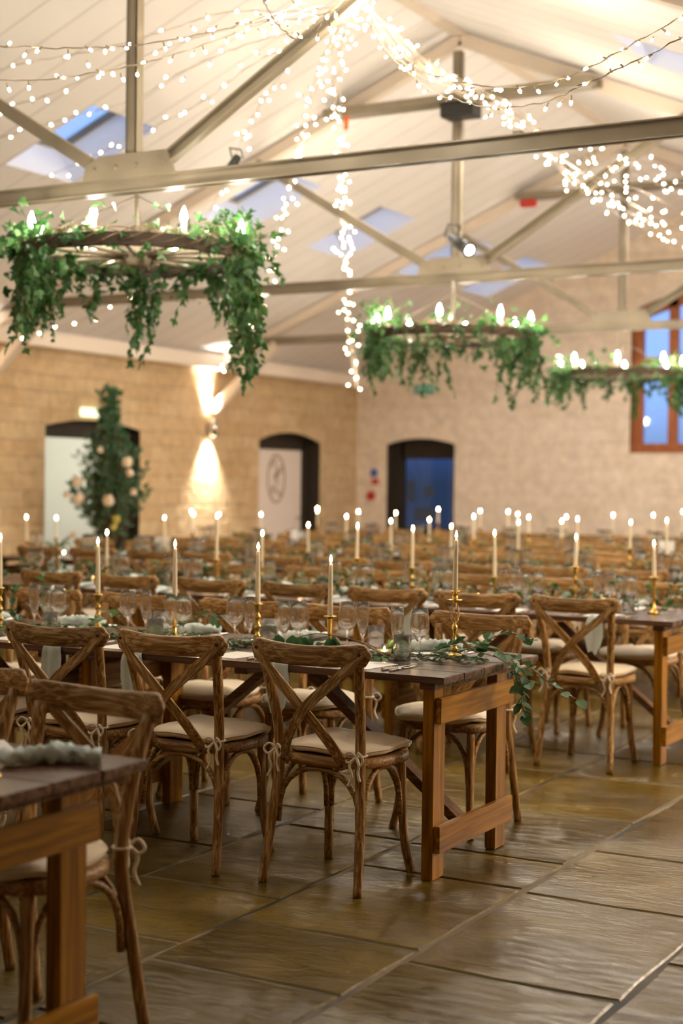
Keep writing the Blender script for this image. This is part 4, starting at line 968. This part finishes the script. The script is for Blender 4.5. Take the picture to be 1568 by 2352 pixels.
def g1x(spray, r, st, lf, o):
    for P in ([(-2.66, 5.46, .775), (-2.52, 5.44, .80), (-2.42, 5.42, .795), (-2.34, 5.44, .77), (-2.29, 5.47, .70), (-2.27, 5.48, .62)],
              [(-2.60, 5.50, .78), (-2.46, 5.52, .80), (-2.33, 5.52, .775), (-2.24, 5.54, .72), (-2.16, 5.56, .66), (-2.08, 5.58, .62)],
              [(-2.55, 5.45, .79), (-2.40, 5.42, .82), (-2.30, 5.40, .79), (-2.24, 5.39, .74), (-2.20, 5.38, .70)],
              [(-2.62, 5.42, .79), (-2.52, 5.38, .83), (-2.44, 5.36, .84)],
              [(-2.30, 5.48, .74), (-2.26, 5.44, .68), (-2.25, 5.42, .61), (-2.23, 5.42, .57)],
              [(-2.5, 5.5, .8), (-2.42, 5.56, .85), (-2.36, 5.6, .86), (-2.3, 5.64, .83)]):
        spray([Vector(q) for q in catmull(P, 3)], int(6+3*len(P)*.7), .050, 0, .8)
    for P in ([(-2.80, 5.33, .79), (-2.95, 5.30, .83), (-3.10, 5.30, .84), (-3.25, 5.34, .80)], [(-2.75, 5.25, .775), (-2.9, 5.33, .81), (-3.05, 5.37, .825), (-3.2, 5.42, .80), (-3.3, 5.4, .78)]):
        st.tube([p-o for p in catmull(P, 6)], .0022, 5, cap=False)
    for x, y in ((-3.12, 5.24), (-3.20, 5.22), (-3.16, 5.28), (-3.0, 5.26), (-2.75, 5.38)):
        for _ in range(3): lf.leaf(Vector((x+r.uniform(-.03, .03), y, .78))-o, (r.uniform(-1, 1), r.uniform(-.6, 0), 1.0), (r.uniform(-.3, .3), -1, .1), .058, w=.85)
    for P in ([(-4.5, 5.35, .78), (-4.55, 5.33, .88), (-4.53, 5.33, .95), (-4.56, 5.33, 1.02)], [(-4.0, 5.33, .78), (-3.75, 5.3, .84), (-3.62, 5.28, .90), (-3.55, 5.27, .86)], [(-4.75, 5.4, .78), (-4.8, 5.4, .86), (-4.78, 5.4, .95)], [(-4.3, 5.3, .78), (-4.2, 5.26, .84), (-4.12, 5.25, .88), (-4.05, 5.25, .86)]):
        spray([Vector(q) for q in catmull(P, 3)], 12, .045, 0, .9)
garland('a', 1, -2.48, -5.3, 'leafy green garland along the focused table, trailing over its end', 62, 1.05, 41, g1x)
garland('b', 2, -2.45, -7.2, 'leafy green garland along the third table row', 38, 1.3, 42)
garland('c', 3, -2.45, -9.2, 'leafy green garland along the fourth table row', 30, 1.4, 43)
garland('d', 4, -2.45, -9.2, 'leafy green garland along the fifth table row', 24, 1.5, 44)
garland('e', 5, -2.45, -9.2, 'leafy green garland along the farthest table row', 20, 1.5, 45)

# ------------------------------------------------------------------ tall flower arrangement by the lobby doorway
def arrangement():
    r = random.Random(77); bx, by = -9.68, 12.35
    t = thing('flower_arrangement', 'tall green arrangement with cream roses in front of the lobby doorway', 'flowers', (bx, by, 0))
    m = MB(); m.lathe([(0, 0), (.16, 0), (.16, .05), (.09, .09), (.07, .2), (.07, .42), (.10, .5), (.19, .62), (.20, .66), (.17, .66), (0, .62)], 24); m.build('urn', M_urn, t)
    st = MB(); lf = MB(); lf.norecalc = True
    def wid(z): return .50 if z < 1.0 else (.42 if z < 1.5 else max(.07, .42-(z-1.5)*.52))
    for _ in range(330):
        z1 = r.uniform(.45, 1.0)**.8*1.9+.25 if r.random() < .75 else r.uniform(1.7, 2.4); a = r.uniform(0, 2*PI); w = wid(z1)*r.uniform(.3, 1.05)
        p0 = Vector((r.uniform(-.06, .06), r.uniform(-.06, .06), min(z1-.1, .65+max(0, z1-1.3)*.8))); p1 = Vector((w*math.cos(a), w*math.sin(a), z1))
        P = [p0.lerp(p1, k/7)+Vector((0, 0, .06*math.sin(PI*k/7))) for k in range(8)]; st.tube(P, .003, 4, cap=False)
        for k in range(2, 8):
            for _q in range(3): lf.leaf(P[k], (P[k]-P[k-1]).normalized()+rdir(r)*.9, rdir(r, .4), r.uniform(.045, .085), w=.42, mi=r.choice((0, 0, 1)))
    for _ in range(26):   # upright top sprays
        a = r.uniform(0, 2*PI); P = [Vector((.05*math.cos(a)*k/4, .05*math.sin(a)*k/4, 1.6+k*.09+0)) for k in range(r.choice((5, 7, 9)))]
        for k in range(1, len(P)):
            for _q in range(3): lf.leaf(P[k]+rdir(r)*.02, Vector((r.uniform(-1, 1), r.uniform(-1, 1), 1.3)), rdir(r), r.uniform(.05, .08), w=.42)
    st.build('stems', M_bark, t); lf.build('foliage', [M_leaf, M_grey], t)
    for (dx, dz, s_, q) in ((-.26, 1.42, .075, 0), (-.25, 1.25, .085, 0), (-.37, 1.3, .05, 0), (.05, 1.24, .08, 0), (.22, 1.62, .08, 0), (.25, 1.52, .06, 0), (.30, 1.33, .05, 0), (.13, 1.05, .06, 1), (.10, .98, .05, 1), (-.3, .9, .05, 0), (.36, .8, .06, 0), (-.05, 1.75, .04, 0)):
        c_ = Vector((dx*.871-.40*.0, dx*.49, dz))+Vector((.5, -.86, 0))*(.42 if dz < 1.5 else .32); s_ *= 1.3; m = MB()
        m.lathe([(.0, -s_*.42), (s_*.34, -s_*.3), (s_*.46, 0), (s_*.36, s_*.3), (s_*.15, s_*.38), (0, s_*.3)], 10, c_)
        for k in range(22):
            d = rdir(r, .1); m.leaf(c_+d*s_*.38-Vector((0, 0, s_*.25)), (Vector((0, 0, 1))+d*.5).normalized(), d, s_*r.uniform(.5, .75), w=1.1, fold=-.3)
        m.build('rose_bloom', M_bloomy if q else M_bloom, t)
arrangement()
# vases of small things on far tables: place cards standing
for (px, py, row, lb) in ((373, 1255, 3, 'white card sign standing on the fourth table row, left part'), (683, 1240, 4, 'white card sign on the fifth table row, in front of the pale door'), (1530, 1265, 4, 'white card sign on the fifth row near the right edge')):
    d = fw+rt*((px-CX)/FPX)-up*((py-CY)/FPX); y = ROWY[row]+.5; p = d*(y/d.y)
    m = MB(); m.box(-.07, .07, -.002, .002, 0, .20); m.box(-.075, .075, -.03, .03, 0, .008); o = m.build('table_sign', M_card); o.location = (p.x, y, Z); o.rotation_euler = (0, 0, .4); tag(o, lb, 'sign')
